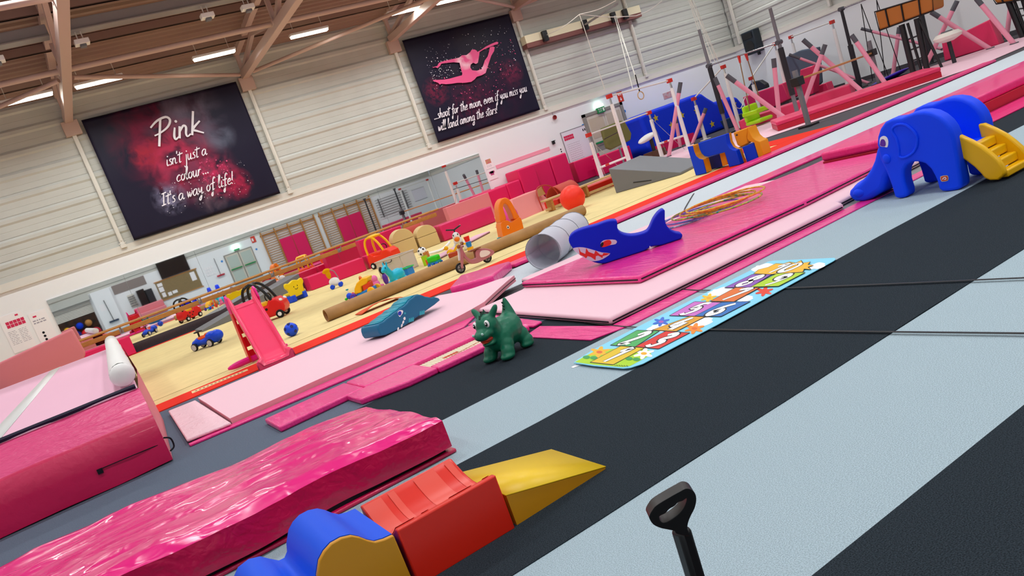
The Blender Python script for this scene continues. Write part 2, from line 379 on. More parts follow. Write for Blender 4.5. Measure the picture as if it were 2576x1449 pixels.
BN = ['in the bay before the Pink banner', 'in the bay above the Pink banner', 'in the bay between the two banners', 'in the bay above the gymnast banner', 'in the bay above the rings beam']
for i in range(5):
    a, b = BAY[i], BAY[i + 1]
    for j, yy in enumerate((18.5, 14.3, 10.2)):
        o = MB().cyl((a + .1, yy, 6.18), (b - .1, yy, 6.18), .06, n=12).build('tie_tube', 'steel_pink')
        tag(o, 'cream round tie tube ' + BN[i] + ['', ', second from banner wall', ', third from banner wall'][j], 'roof tube', 'tie tubes between the roof trusses')
    p, q = ((a + .14, 18.78, 6.08), (b - .2, 22.3, 6.08)) if i % 2 == 1 else ((b - .14, 18.78, 6.08), (a + .2, 22.3, 6.08))
    o = MB().cyl(p, q, .05, n=12).build('wind_brace', 'steel_pink')
    tag(o, 'cream diagonal bracing tube ' + BN[i], 'roof tube', 'diagonal roof braces')
for i in range(5):
    xa, xb = BAY[i] + .06, BAY[i + 1] - .06
    o = MB().box((xa, 17.55, 6.62), (xb, 17.75, 6.84)).box((xa, 17.5, 6.6), (xb, 17.8, 6.635)).build('grey_beam', 'steel_grey', bevel=.01)
    tag(o, 'grey steel beam ' + BN[i], 'beam', 'grey floodlight beams')
for k, x in enumerate((.6, 2.15, 4.7, 5.6)):
    t = thing('floodlight', 'small white floodlight on the grey roof beam, ' + ['before the Pink banner', 'over the start of the Pink banner', 'over the middle of the Pink banner', 'over the end of the Pink banner'][k], 'floodlight', (x, 17.62, 6.6), group='floodlights on the grey beam')
    MB().cyl((-.05, 0, 0), (-.05, 0, -.16), .012, n=8).cyl((.05, 0, 0), (.05, 0, -.16), .012, n=8).build('bracket', 'steel_white', t)
    MB().box((-.14, -.1, -.26), (.14, .1, -.16)).build('housing', 'white', t, bevel=.01)
    MB().box((-.06, -.08, -.31), (.06, .06, -.262)).build('lens', 'grey_plastic', t, bevel=.008)
# wall ties (white uprights on the cladding)
for i, (x, zt) in enumerate(((1.69, 5.7), (6.37, 5.7), (11.07, 5.7), (15.7, 5.7), (20.38, 5.7))):
    t = thing('wall_strut', ['white upright on the cladding at the left edge of the Pink banner', 'white upright on the cladding at the right edge of the Pink banner', 'white upright on the cladding at the left edge of the gymnast banner',
        'white upright on the cladding at the right edge of the gymnast banner', 'white upright on the cladding behind the rings rig'][i], 'upright', (x, YW - .02, 2.75))
    MB().box((-.05, -.03, 0), (.05, .05, zt - 2.75)).build('rail', 'steel_white', t, bevel=.006)
    MB().box((-.02, -.045, .1), (.02, -.03, zt - 2.9)).build('cover_strip', 'steel_white', t)
    MB().box((-.07, -.06, -.09), (.07, .04, .0)).cyl((-.09, -.02, .03), (.09, -.02, .03), .012, n=8).build('foot_bracket', 'steel_white', t)
for j, yy in enumerate((22.3, 18.2, 14.0, 9.6)):
    o = MB().box((XR - .06, yy - .05, 2.75), (XR + .03, yy + .05, 6.2)).build('wall_strut', 'steel_white', bevel=.006)
    tag(o, 'white upright on the speaker wall cladding, ' + ['in the room corner', 'second from the corner', 'third from the corner', 'fourth from the corner'][j], 'upright', 'uprights on the speaker wall')
# ---------------------------------------------------------------- ceiling battens (the hall's lamps)
rows = [(20.3, [.94, 2.48, 5.22, 7.76, 10.62, 12.2, 15.2, 18.0, 21.0, 23.8, -2.2]),
        (14.2, [-3.4, .6, 4.6, 8.6, 12.6, 16.6, 20.6]), (8.2, [-3.4, .6, 4.6, 8.6, 12.6, 16.6, 20.6]), (2.2, [-3.4, .6, 4.6, 8.6, 12.6, 16.6, 20.6]), (-4, [-3.4, .6, 4.6, 8.6, 12.6, 16.6, 20.6])]
proto = None
for yy, xs in rows:
    for x in xs:
        LN = {.94: 'just before the Pink banner', 2.48: 'over the first half of the Pink banner', 5.22: 'over the far half of the Pink banner', 7.76: 'between the banners, nearer the Pink one', 10.62: 'between the banners, nearer the gymnast one', 12.2: 'over the first half of the gymnast banner', 15.2: 'over the far half of the gymnast banner', 18.0: 'above the rings beam', 21.0: 'past the end of the rings beam', 23.8: 'in the corner above the black speaker', -2.2: 'well before the Pink banner'}
        lab = 'lit white batten lamp ' + LN[x] if yy == 20.3 else 'lit white batten lamp in the rows over the middle of the hall'
        z = 6.25 if yy == 20.3 else roofz(yy) - .45
        if proto is None:
            proto = t = thing('ceiling_light', lab, 'lamp', (x, yy, z), group='batten lamps')
            MB().box((-.54, -.09, .0), (.54, .09, .06)).build('housing', 'white', t, bevel=.01)
            MB().box((-.52, -.075, -.05), (.52, .075, .0)).build('diffuser', 'lamp_on', t, bevel=.02)
            MB().cyl((-.4, 0, .06), (-.4, 0, .45), .008, n=6).build('drop_rod', 'steel_white', t); MB().cyl((.4, 0, .06), (.4, 0, .45), .008, n=6).build('drop_rod', 'steel_white', t)
        else: t = copy_tree(proto, None, (x, yy, z), 0, lab)
        t['group'] = 'batten lamps above the banners' if yy == 20.3 else 'batten lamps over the hall'
        la = bpy.data.lights.new('batten_glow', 'AREA'); la.shape = 'RECTANGLE'; la.size = 1.1; la.size_y = .3
        la.energy = LAMP_W * (.55 if yy == 20.3 else 1.25); la.color = (.93, .975, 1.0); la.spread = math.radians(160)
        lo = bpy.data.objects.new('batten_glow', la); COL.objects.link(lo); lo.location = (0, 0, -.06); lo.parent = t
# ---------------------------------------------------------------- floor
fl = struct('floor', bx((XL, YB, -.3), (XR, YW, -.02)), 'slab')
def strip(name, m, x0, x1, y0, y1, z=0.0, zb=-.02, **k): return bx((x0, y0, zb), (x1, y1, z)).build(name, m, fl, **k)
def wavy(name, m, x0, x1, y0, y1, z, amp=.012, seed=0):
    mb = MB(); n = 60; top = []
    xs = [x0 + (x1 - x0) * i / n for i in range(n + 1)]
    e = lambda x, s: amp * noise.noise((x * 1.3, s * 7.1 + seed, 0))
    a = [(x, y0 + e(x, 1), z) for x in xs]; b = [(x, y1 + e(x, 2), z) for x in xs]
    mb.prism(a + b[::-1], (0, 0, -.022 - z)); return mb.build(name, m, fl, smooth=30)
strip('carpet_strip', 'carpet_grey', XL, XR, YB, -1); strip('carpet_strip', 'carpet_black', XL, XR, -1, 1.45)
strip('carpet_strip', 'carpet_grey', XL, XR, 1.45, 2.31)
wavy('carpet_strip', 'carpet_black', XL, XR, 2.31, 3.51, .004, .02, 3)
strip('carpet_strip', 'carpet_grey', XL, XR, 3.515, 4.34)
strip('carpet_strip', 'carpet_black', XL, 3.3, 4.34, 5.6); strip('carpet_strip', 'carpet_mid', 3.3, 7.5, 4.34, 5.6); strip('carpet_strip', 'carpet_black', 7.5, XR, 4.34, 5.6)
strip('carpet_strip', 'carpet_slate', XL, 3.3, 5.6, 7.0); strip('carpet_strip', 'rubber_dark', 3.3, XR, 5.6, 7.78)
strip('carpet_strip', 'carpet_slate', XL, 3.3, 7.0, 9.78)
strip('carpet_strip', mat('runway', '#c9d2d8', .9, .1, bump=.5, bscale=140, var=.06, vscale=150), 3.3, XR, 7.78, 9.15, .004); strip('carpet_strip', 'rubber_dark', 3.3, XR, 9.15, 9.78)
strip('carpet_strip', 'rubber_dark', 13.05, XR, 9.78, YW); strip('carpet_strip', 'rubber_dark', XL, -3.9, 9.78, YW)
strip('sprung_floor_carpet', 'carpet_yellow', -3.2, 12.1, 10.5, 22.2, .0)
strip('red_border', 'carpet_red', -3.9, 13.05, 9.82, 10.49, .006); strip('red_border', 'carpet_red', 12.1, 13.05, 10.5, 22.35, .006)
strip('red_border', 'carpet_red', -3.9, -3.21, 10.5, 22.35, .006); strip('red_border', 'carpet_red', -3.2, 12.1, 22.2, 22.45, .006)
strip('floor_edge_strip', 'rubber_dark', -3.9, 13.05, 22.46, YW)
strip('seam_line', 'black_rubber', -3.2, 12.1, 10.49, 10.5, .002)
for yy in (11.0,): bx((-3.2, yy, 0), (12.1, yy + .012, .003)).build('seam_line', mat('seam', '#9a8a55', .9), fl)
# dark board on the wall below the mirror + skirting
struct('baseboard_back', bx((-.5, YW - .03, 0), (12.66, YW, .25)), 'rubber_dark')
# ---------------------------------------------------------------- mirror
mr = thing('wall_mirror', 'long frameless mirror along the white wall behind the wooden barre', 'mirror', (6.08, YW, .25))
xs = [-.49, 1.39, 3.27, 5.15, 7.03, 8.91, 10.79, 12.67]
for a, b in zip(xs[:-1], xs[1:]):
    MB().box((a - 6.08 + .003, -.03, 0), (b - 6.08 - .003, -.002, 1.77)).build('mirror_panel', 'mirror', mr, smooth=0)
# ---------------------------------------------------------------- ballet barre
br = thing('ballet_barre', 'long double wooden ballet barre on steel brackets in front of the mirror', 'barre', (4.9, YW - .3, .0))
MB().cyl((-6.6, 0, .80), (5.6, 0, .80), .028, n=12).build('rail', 'wood', br)
MB().box((-6.6, .245, .60), (5.6, .265, .72)).build('back_board', 'wood', br, bevel=.005)
for x in (-6.2, -4.1, -2.0, .1, 2.2, 4.3):
    MB().tube(smoothpts([(x, .26, .66), (x, .1, .66), (x, 0, .72), (x, 0, .78)], 4), .014, 8).box((x - .05, .24, .6), (x + .05, .27, .72)).build('bracket', 'steel_grey', br)
# ================================================================ mats and soft blocks
wrinkle('mag_shiny', '#ea1f80', .2, .5, 1.5, (1, 1.5, 1), .9, .35)
for _n in MATS['mag_shiny'].node_tree.nodes:
    if _n.type == 'TEX_NOISE': _n.noise_type = 'RIDGED_MULTIFRACTAL'; _n.inputs['Detail'].default_value = 2.5
wrinkle('mag', '#e61d78', .35, .22, 3.0, (1, 3, 1), .8, .15)
wrinkle('mag_scuff', '#ec2c88', .3, .3, 5, (3, .8, 1), .6, .3)
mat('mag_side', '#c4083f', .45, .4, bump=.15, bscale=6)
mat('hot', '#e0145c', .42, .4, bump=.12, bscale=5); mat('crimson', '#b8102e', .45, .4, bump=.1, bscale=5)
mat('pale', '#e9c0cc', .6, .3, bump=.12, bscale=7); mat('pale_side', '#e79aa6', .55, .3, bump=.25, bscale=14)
mat('rosy', '#dd7f88', .55, .3, bump=.25, bscale=4, detail=2); mat('candy', '#eab6cc', .6, .3, bump=.15, bscale=4)
mat('white_vinyl', '#eeeeea', .45, .4, bump=.2, bscale=9); mat('navy', '#1c1530', .6, .3)
mat('ink', '#15131c', .6, .2); mat('blue_foam', '#0050dc', .5, .2); mat('yellow_foam', '#c98a10', .4, .4); mat('yellow_bright', '#e6bd08', .4, .4)
mat('red_foam', '#d9230f', .35, .4, bump=.05, bscale=4); mat('grey_foam', '#727478', .5, .4, bump=.08, bscale=10); mat('grey_top', '#8b9299', .5, .4, bump=.08, bscale=10)
def slab(name, label, cat, poly, z0, z1, m, bevel=.02, side=None, group=None, seam=None, seg=3):
    """padded mat from a floor outline; optional dark zip seam along its sides"""
    cx = sum(p[0] for p in poly) / len(poly); cy = sum(p[1] for p in poly) / len(poly)
    t = thing(name, label, cat, (cx, cy, z0), group=group)
    loc = [(p[0] - cx, p[1] - cy) for p in poly]
    if side is None:
        MB().prism([(x, y, 0) for x, y in loc], (0, 0, z1 - z0)).build('cover', m, t, bevel=bevel, seg=seg)
    else:
        zc = (z1 - z0) * .55
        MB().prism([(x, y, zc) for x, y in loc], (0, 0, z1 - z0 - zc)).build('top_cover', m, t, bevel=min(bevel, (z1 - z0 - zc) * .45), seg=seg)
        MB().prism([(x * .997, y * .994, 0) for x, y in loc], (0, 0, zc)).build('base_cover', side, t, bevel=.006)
    if seam:
        zc = (z1 - z0) * seam; n = len(loc); mb = MB()
        for i in range(n):
            a, b = Vector(loc[i]), Vector(loc[(i + 1) % n]); d = (b - a).normalized(); nn = Vector((d.y, -d.x))
            area = sum(loc[k][0] * loc[(k + 1) % n][1] - loc[(k + 1) % n][0] * loc[k][1] for k in range(n))
            if area < 0: nn = -nn
            a2, b2 = a + d * bevel + nn * .002, b - d * bevel + nn * .002
            mb.bar((a2.x, a2.y, zc), (b2.x, b2.y, zc), .006, .010)
        mb.build('zip_seam', 'ink', t, smooth=0)
    return t
def xy(*px, z=0): return [tuple(P(a, b, z)[:2]) for a, b in px]
# ---- long pale pink mat under the crocodile rocker
def pale_mat():
    t = thing('folding_mat', 'long pale pink floor mat with the teal crocodile rocker on it, one end curling up', 'mat', (2.3, 7.9, 0))
    def xr(v): return [(0, 3.46), (.25, 4.18), (.6, 4.05), (1, 3.9)]
    def right(v):
        k = xr(v)
        for (a, p), (c, q) in zip(k[:-1], k[1:]):
            if v <= c: return p + (q - p) * (v - a) / (c - a)
        return k[-1][1]
    def top(u, v):
        x = .75 + (right(v) - .75) * u; y = 7.08 + 2.1 * v
        if v < .25: y -= 0
        q = max(0, (u - .75) / .25); z = .066 + .004 * noise.noise((x * 2, y * 2, 0)) + .085 * q * q * math.exp(-((v - .27) / .3) ** 2)
        return (x - 2.3, y - 7.9, z)
    n, m = 40, 16; mb = MB(); mb.grid(top, n, m)
    mb.build('top_cover', 'pale', t, smooth=180, fix=False)
    s = MB()
    def wall(fn, k):
        pts = [fn(i / k) for i in range(k + 1)]
        for a, b in zip(pts[:-1], pts[1:]):
            z0 = lambda p: max(0.0, p[2] - .07)
            s.add([a, b, (b[0], b[1], z0(b)), (a[0], a[1], z0(a))], [(0, 1, 2, 3)])
    wall(lambda u: top(u, 0), n); wall(lambda u: top(u, 1), n); wall(lambda v: top(0, v), m); wall(lambda v: top(1, v), m)
    s.build('side_cover', 'pale_side', t, smooth=60, fix=False)
    k = MB(); k.tube([Vector(top(1, v / 12)) - Vector((-.004, 0, .035)) for v in range(13)], .004, 5); k.build('zip_seam', 'ink', t)
pale_mat()
slab('folding_mat', 'big pale pink mat lying under the glossy magenta mat and the blue shark', 'mat', [(3.36, 7.06), (3.1, 4.52), (5.75, 4.5), (5.85, 4.62), (7.7, 4.7), (7.7, 7.36), (5.6, 7.74), (4.32, 7.74), (4.24, 7.3), (3.9, 7.06)], 0.006, .066, MATS['pale'], .022, seam=.42)
slab('small_mat', 'small creased pale pink mat beside the end of the big pink landing block', 'mat', [(.42, 9.25), (.36, 7.1), (.735, 7.0), (.72, 9.2)], 0.022, .05, wrinkle('pale_crease', '#ecc3cd', .5, .5, 4, (1, 1, 1), 1.5, 0), .02)
slab('crash_mat', 'glossy magenta mat with a black zip carrying the blue shark and the hoops', 'mat', [(3.95, 7.1), (3.84, 5.02), (5.8, 4.92), (7.72, 5.02), (7.72, 6.4), (6.1, 6.8)], .07, .132, MATS['mag_scuff'], .02, seam=.5)
slab('crash_mat', 'rumpled magenta mat poking out behind the curled pale pink mat', 'mat', [(4.0, 9.0), (4.55, 9.75), (5.02, 9.1), (4.35, 8.45)], .006, .13, MATS['mag_scuff'], .03)
slab('pad_strip', 'flat magenta pad between the pale pink mat and the hopscotch mat', 'mat', [(2.84, 5.34), (2.83, 4.42), (3.12, 4.3), (7.0, 4.34), (7.0, 4.49), (3.08, 4.5), (3.06, 5.44)], .0005, .012, MATS['mag_scuff'], .004)
slab('pad_strip', 'magenta pad strip along the pale pink mat with white scuff marks', 'mat', [(.36, 7.07), (.36, 6.98), (1.9, 6.8), (3.0, 6.74), (3.3, 7.05)], .001, .02, MATS['mag_scuff'], .006)
slab('pad_strip', 'narrow magenta pad strip between the red floor edge and the grey runway', 'mat', [(5.1, 9.5), (5.1, 9.17), (17.2, 9.17), (17.2, 9.45), (13.0, 9.5)], .005, .06, MATS['mag'], .02)
slab('pad_strip', 'magenta pad strip along the near side of the grey runway behind the elephant slide', 'mat', [(6.9, 7.38), (16, 7.38), (16, 7.76), (6.9, 7.76)], .0005, .03, MATS['mag_scuff'], .01)
slab('pad_strip', 'magenta pad strip between two dark strips behind the elephant slide', 'mat', [(7.8, 6.45), (10.4, 6.6), (10.4, 6.9), (7.8, 6.9)], .0005, .04, MATS['mag_scuff'], .01)
slab('pad_strip', 'wide magenta pad reaching from the runway to the thick crash mat', 'mat', [(10.5, 6.3), (16, 6.3), (16, 7.36), (10.5, 7.36)], .0005, .035, MATS['mag'], .01)
slab('crash_mat', 'thick magenta crash mat lying behind the yellow steps of the elephant slide', 'mat', [(7.85, 5.42), (14, 5.42), (14, 6.28), (7.85, 6.28)], .006, .24, MATS['mag'], .03, side=MATS['crimson'])  # crimson lower half: shade below the top edge is put into the colour
slab('pad_strip', 'flat magenta pad in front of the thick magenta crash mat', 'mat', [(8.0, 4.95), (14, 4.95), (14, 5.4), (8.0, 5.4)], .0005, .015, MATS['mag'], .004)
# black seams crossing the carpet
for lab, pts in (('black strap lying across the carpet, passing under hopscotch squares two and four', [(3.14, 4.9), (3.05, 4.1), (3.04, 2.85), (3.05, 1.4), (3.06, .3)]),
                 ('black strap lying across the carpet, passing under hopscotch squares seven and nine', [(3.84, 4.62), (3.75, 4.15), (3.72, 2.9), (3.72, 1.9), (3.70, .3)]),
                 ('black strap lying across the grey runway behind the hoops', [(8.3, 8.95), (7.2, 8.0), (7.0, 7.8)])):
    o = MB().ribbon([(x, y, .013 if i or 'runway' not in lab else .008) for i, (x, y) in enumerate(smoothpts([(a, b, 0) for a, b in pts], 4) and [(v.x, v.y) for v in smoothpts([(a, b, 0) for a, b in pts], 4)])], .016, (0, 0, 1)).build('floor_strap', 'black', solid=.002)
    tag(o, lab, 'strap')
# ---- trampoline set in the floor
t = thing('trampoline', 'floor trampoline with magenta frame pads and a cream webbing bed', 'trampoline', (2.0, 6.0, 0))
def pad(poly, z1=.05, name='frame_pad'):
    MB().prism([(x - 2.0, y - 6.0, .0005) for x, y in poly], (0, 0, z1)).build(name, 'mag_scuff', t, bevel=.015, seg=3)
pad([(.93, 5.97), (1.66, 5.99), (1.66, 6.5), (.93, 6.5)]); pad([(1.67, 6.0), (3.0, 6.0), (3.02, 6.52), (1.67, 6.5)])
pad([(1.5, 5.64), (1.86, 5.5), (2.12, 5.5), (2.12, 5.98), (1.67, 5.98), (1.5, 5.98)]); pad([(2.12, 5.48), (2.98, 5.46), (2.98, 5.64), (2.12, 5.65)]); pad([(2.72, 5.66), (3.0, 5.66), (3.0, 5.99), (2.72, 5.99)]); pad([(3.03, 5.48), (3.13, 5.5), (3.3, 6.7), (3.03, 6.72)], .03)
b = MB()
for i in range(22): b.box((2.13 + i * .027 - 2, 5.655 - 6, .012), (2.13 + i * .027 + .019 - 2, 5.99 - 6, .018))
b.build('bed_webbing', mat('webbing', '#e8dcc0', .8), t, smooth=0)
b = MB()
for i in range(14): b.box((2.125 - 2, 5.66 + i * .024 - 6, .006), (2.715 - 2, 5.66 + i * .024 + .014 - 6, .012))
b.build('bed_webbing', mat('webbing2', '#cdbf9c', .8), t, smooth=0)
MB().box((2.12 - 2, 5.65 - 6, .001), (2.72 - 2, 5.995 - 6, .005)).build('shadow_pit', 'black', t)
b = MB()
for i in range(9): b.box((2.2 + i * .055 - 2, 5.74 + i * .012 - 6, .018), (2.25 + i * .055 - 2, 5.752 + i * .012 - 6, .0195))
b.box((2.33 - 2, 5.82 - 6, .018), (2.47 - 2, 5.87 - 6, .0195)); b.build('bed_mark', mat('bed_red', '#b9401f', .8), t, smooth=0)
# ---- large landing block, left
t = thing('landing_block', 'big pink landing block with pale top, white tape and a black zip edge', 'crash mat', (-1.2, 11.3, 0))
XA = -3.2
def side_prof(x, dx=0): return [(6.73, .02), (6.71, .2), (6.73, .395), (6.8, .42), (7.0, .625)]
pr = [(6.73, .01), (6.705, .2), (6.725, .385), (6.76, .41), (6.98, .615), (7.02, .625)]
mb = MB(); nx = 24
def blk(u, k):
    x = XA + (.19 - XA) * u; y, z = pr[k]; w = noise.noise((x * 2.2, k * 1.7, 0)) * .012
    return (x + 1.2, y - 11.3 + w, z + w * .6)
for k0, k1, nm, mm in ((0, 3, 'front_cover', wrinkle('deep_pink', '#cf1152', .42, .18, 3, (1, 1, 1), .8, .1)), (3, 5, 'shoulder_cover', wrinkle('pink_shoulder_lit', '#e3447f', .4, .3, 4, (1, 4, 1), .8, .1))):  # shoulder lighter, front deeper: light from above put into the two pinks
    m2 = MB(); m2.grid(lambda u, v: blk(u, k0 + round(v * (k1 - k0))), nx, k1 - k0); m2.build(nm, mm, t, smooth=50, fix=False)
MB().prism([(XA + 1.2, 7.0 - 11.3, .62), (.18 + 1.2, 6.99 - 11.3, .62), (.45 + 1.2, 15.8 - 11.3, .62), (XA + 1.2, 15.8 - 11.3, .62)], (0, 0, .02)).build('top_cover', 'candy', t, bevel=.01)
MB().tube([(XA + 1.2 + (.17 - XA) * i / 30, 7.0 - 11.3 + .012 * abs(math.sin(i * .62)), .645) for i in range(31)], .022, 6).build('zip_edge', 'navy', t)
MB().add([(.19 + 1.2, 6.73 - 11.3, .01), (.33 + 1.2, 9 - 11.3, .01), (.49 + 1.2, 15.8 - 11.3, .01), (.46 + 1.2, 15.8 - 11.3, .62), (.3 + 1.2, 9 - 11.3, .62), (.185 + 1.2, 7.0 - 11.3, .62), (.19 + 1.2, 6.74 - 11.3, .4)], [(0, 1, 4, 5, 6), (1, 2, 3, 4)]).build('end_cover', 'rosy', t)
MB().box((XA + 1.2, 7.02 - 11.3, .01), (.15 + 1.2, 15.78 - 11.3, .6)).build('foam_core', 'rosy', t)
a = [P(0, 1105, .642), P(0, 1068, .642), P(128, 932, .642), P(153, 922, .642)]
MB().poly([(p.x + 1.2, p.y - 11.3, .6425) for p in a]).build('white_tape', 'white_vinyl', t, solid=.003)
MB().tube([(.19 + 1.2, 6.72 - 11.3, .17), (-.05 + 1.2, 6.70 - 11.3, .18), (-.32 + 1.2, 6.70 - 11.3, .185)], .004, 6).build('zip_slit', 'ink', t)
MB().box((-.33 + 1.2, 6.695 - 11.3, .15), (-.29 + 1.2, 6.71 - 11.3, .19)).build('zip_pull', 'ink', t); MB().tube(smoothpts([(.195 + 1.2, 6.76 - 11.3, .2), (.24 + 1.2, 6.78 - 11.3, .17), (.24 + 1.2, 6.78 - 11.3, .1), (.2 + 1.2, 6.76 - 11.3, .08)], 4), .007, 6).build('carry_handle', 'ink', t)
t = thing('bolster', 'white vinyl bolster roll lying along the edge of the landing block', 'bolster', (.2, 11.3, .66))
def bol(u, v):
    a = 2 * PI * v; r = .1 + .006 * noise.noise((u * 14, v * 6, 0)); x = .02 + .2 * (u - .5) + r * math.cos(a); z = .1 + r * math.sin(a)
    return (x, (u - .5) * 8.3, max(0.0, z))
b = MB(); b.grid(bol, 30, 16); b.build('cover', 'white_vinyl', t, smooth=180, fix=False)
MB().ell((-.08, -4.15, .1), (.1, .06, .098)).build('end_cap', 'white_vinyl', t); MB().ell((.12, 4.15, .1), (.1, .06, .098)).build('end_cap', 'white_vinyl', t)
t = thing('foam_block', 'rosy pink foam block standing behind the landing block below the posters', 'foam block', (-1.6, 18.6, 0))
pts = [PY(x, y, 18.3) for x, y in ((-60, 940), (181, 827), (216, 889), (210, 905), (216, 970), (-60, 1060))]
pts = [Vector((p.x, p.y, max(0, p.z))) for p in pts]; pts[-1].z = pts[-2].z = 0
MB().prism(pts, (0, .7, 0)).build('cover', 'rosy', t, bevel=.04, seg=3, at='world')
slab('foam_block', 'hot pink foam block against the end of the mirror beside the barre', 'foam block', [(-1.2, 22.55), (-1.2, 22.2), (.9, 22.2), (.9, 22.55)], .008, .5, MATS['hot'], .03)
slab('foam_block', 'grey folded foam block behind the landing block at the wall corner', 'foam block', [(-2.6, 18.0), (-2.6, 17.6), (-1.62, 17.6), (-1.62, 18.0)], .006, .5, MATS['carpet_grey'], .03)
# ---- foreground plastic-wrapped mat
t = thing('wrapped_mat', 'thick magenta crash mat in wrinkled glossy plastic beside the soft play blocks', 'crash mat', (-.2, 4.4, 0))
X0, X1, Y0, Y1 = -2.2, 1.345, 3.7, 4.98
def fgt(u, v):
    x = X0 + (X1 - X0) * u; y = Y0 + (Y1 - Y0) * v
    if u > .97: y += .0
    w = Vector((x * 1.7 + y * 1.1, y * 3.4 - x * .8, 0)); w2 = Vector((x * 4.5 + y * 2, y * 8 - x * 2, 2))
    rid = abs(noise.noise(w)) ; z = .235 + .03 * noise.noise(Vector((x * 1.2, y * 1.4, 5))) - .03 * rid + .006 * abs(noise.noise(w2))
    sag = max(0, (v - .45) / .55) * max(0, (u - .55) / .45); z -= .07 * sag
    e = min(1, min(v, 1 - v) * 14, (1 - u) * 30); z -= .03 * (1 - e)
    y += .035 * noise.noise((x * 2.1, v * 2, 9)) * (1 - 2 * abs(v - .5)) ** 0
    y -= .06 * max(0, .4 - u)  # bows a little to the near side
    return (x + .2, y - 4.4, z)
b = MB(); b.grid(fgt, 130, 56); b.build('plastic_cover', 'mag_shiny', t, smooth=180, fix=False)
s = MB()
for fn, k in ((lambda u: fgt(u, 0), 130), (lambda u: fgt(1, u), 56), (lambda u: fgt(u, 1), 130), (lambda u: fgt(0, u), 56)):
    pts = [fn(i / k) for i in range(k + 1)]
    for i, (a, c) in enumerate(zip(pts[:-1], pts[1:])):
        q = lambda p, h, o=0: (p[0], p[1] + (.012 * noise.noise((p[0] * 5, h * 20, 1)) if h else 0), h)
        zm = .11
        s.add([a, c, q(c, zm), q(a, zm)], [(0, 1, 2, 3)]); s.add([q(a, zm), q(c, zm), q(c, .045), q(a, .045)], [(0, 1, 2, 3)])
s.build('side_cover', wrinkle('mag_shaded', '#c80a4b', .3, .3, 4, (1, 1, 1), 1, .3), t, smooth=60, fix=False)  # darker magenta for the sides: shade of the upright faces put into colour
MB().box((X0 + .22, Y0 - 4.4 + .03, .022), (X1 + .2 - .03, Y1 - 4.4 - .03, .045)).build('zip_gap', 'ink', t, smooth=0)
MB().box((X0 + .2, Y0 - 4.4 + .0, .001), (X1 + .22, Y1 - 4.4, .022)).build('base_cover', 'mag_shaded', t, bevel=.008)
# ---- soft play set: wave, trough, wedge
t = thing('play_wave', 'blue soft play wave block with mustard yellow side next to red trough', 'soft play block', (.35, 2.82, 0))
fr = [PY(x, y, 2.6) for x, y in ((990, 1346), (966, 1357), (944, 1363), (925, 1359), (905, 1351), (884, 1347), (858, 1353), (833, 1367), (815, 1387), (803, 1410), (797, 1449))]
prof = [(p.x - .35, p.z) for p in fr]
last = prof[-1]
prof += [(x - .35, z) for x, z in ((.318, .2), (.3, .183), (.278, .184), (.25, .208), (.222, .235), (.18, .247), (.135, .238), (.1, .205), (.08, .15), (.07, .0))]
out = [(prof[0][0] + .003, 0)] + prof
MB().prism([(x, -.20, z) for x, z in out], (0, .42, 0)).build('wave_top', 'blue_foam', t, smooth=50)
MB().prism([(x, -.222, z) for x, z in [(prof[0][0] + .003, 0)] + [(x, z * .995) for x, z in prof[:11]] + [(last[0] + .004, .0)]], (0, .02, 0)).build('side_panel', 'yellow_foam', t, bevel=.004)
MB().prism([(x, -.222, z) for x, z in [(last[0] - .002, 0), (last[0] - .002, .22)] + prof[11:]], (0, .02, 0)).build('side_panel', 'blue_foam', t, bevel=.004)
t = thing('play_trough', 'red soft play block with a hollowed top between the wave and the yellow wedge', 'soft play block', (.855, 2.81, 0))
ys = [-.21, .21]; pf = [(-.21, 0), (-.21, .232)] + [(-.185, .232)] + [(-.185 + .37 * i / 10, .232 - .075 * math.sin(PI * i / 10)) for i in range(1, 10)] + [(.185, .232), (.21, .232), (.21, 0)]
MB().prism([(-.215, y, z) for y, z in pf], (.43, 0, 0)).build('cover', 'red_foam', t, bevel=.006, smooth=40)
b = MB()
for i, (xa, xb) in enumerate(((-.21, -.13), (-.1, -.07), (.02, .12), (.17, .2))):
    b.grid(lambda u, v: (xa + (xb - xa) * u, -.18 + .36 * v, .2335 - .075 * math.sin(PI * v)), 1, 12)
b.build('cover_patch', mat('red_patch', '#e24a3a', .35), t, fix=False)
t = thing('play_wedge', 'low yellow soft play wedge at the end of the red trough', 'soft play block', (1.32, 2.83, 0))
MB().add([(-.235, -.22, 0), (.235, -.2, 0), (.25, .24, 0), (-.235, .24, 0), (-.235, -.22, .135), (-.235, .24, .135), (.235, -.2, .012), (.25, .24, .012)],
         [(0, 3, 2, 1), (0, 1, 6, 4), (3, 5, 7, 2), (0, 4, 5, 3), (1, 2, 7, 6)]).build('side_cover', 'yellow_foam', t)
MB().add([(-.237, -.222, .136), (.238, -.202, .013), (.252, .242, .013), (-.237, .242, .136)], [(0, 1, 2, 3)]).build('top_cover', 'yellow_bright', t, solid=.004)
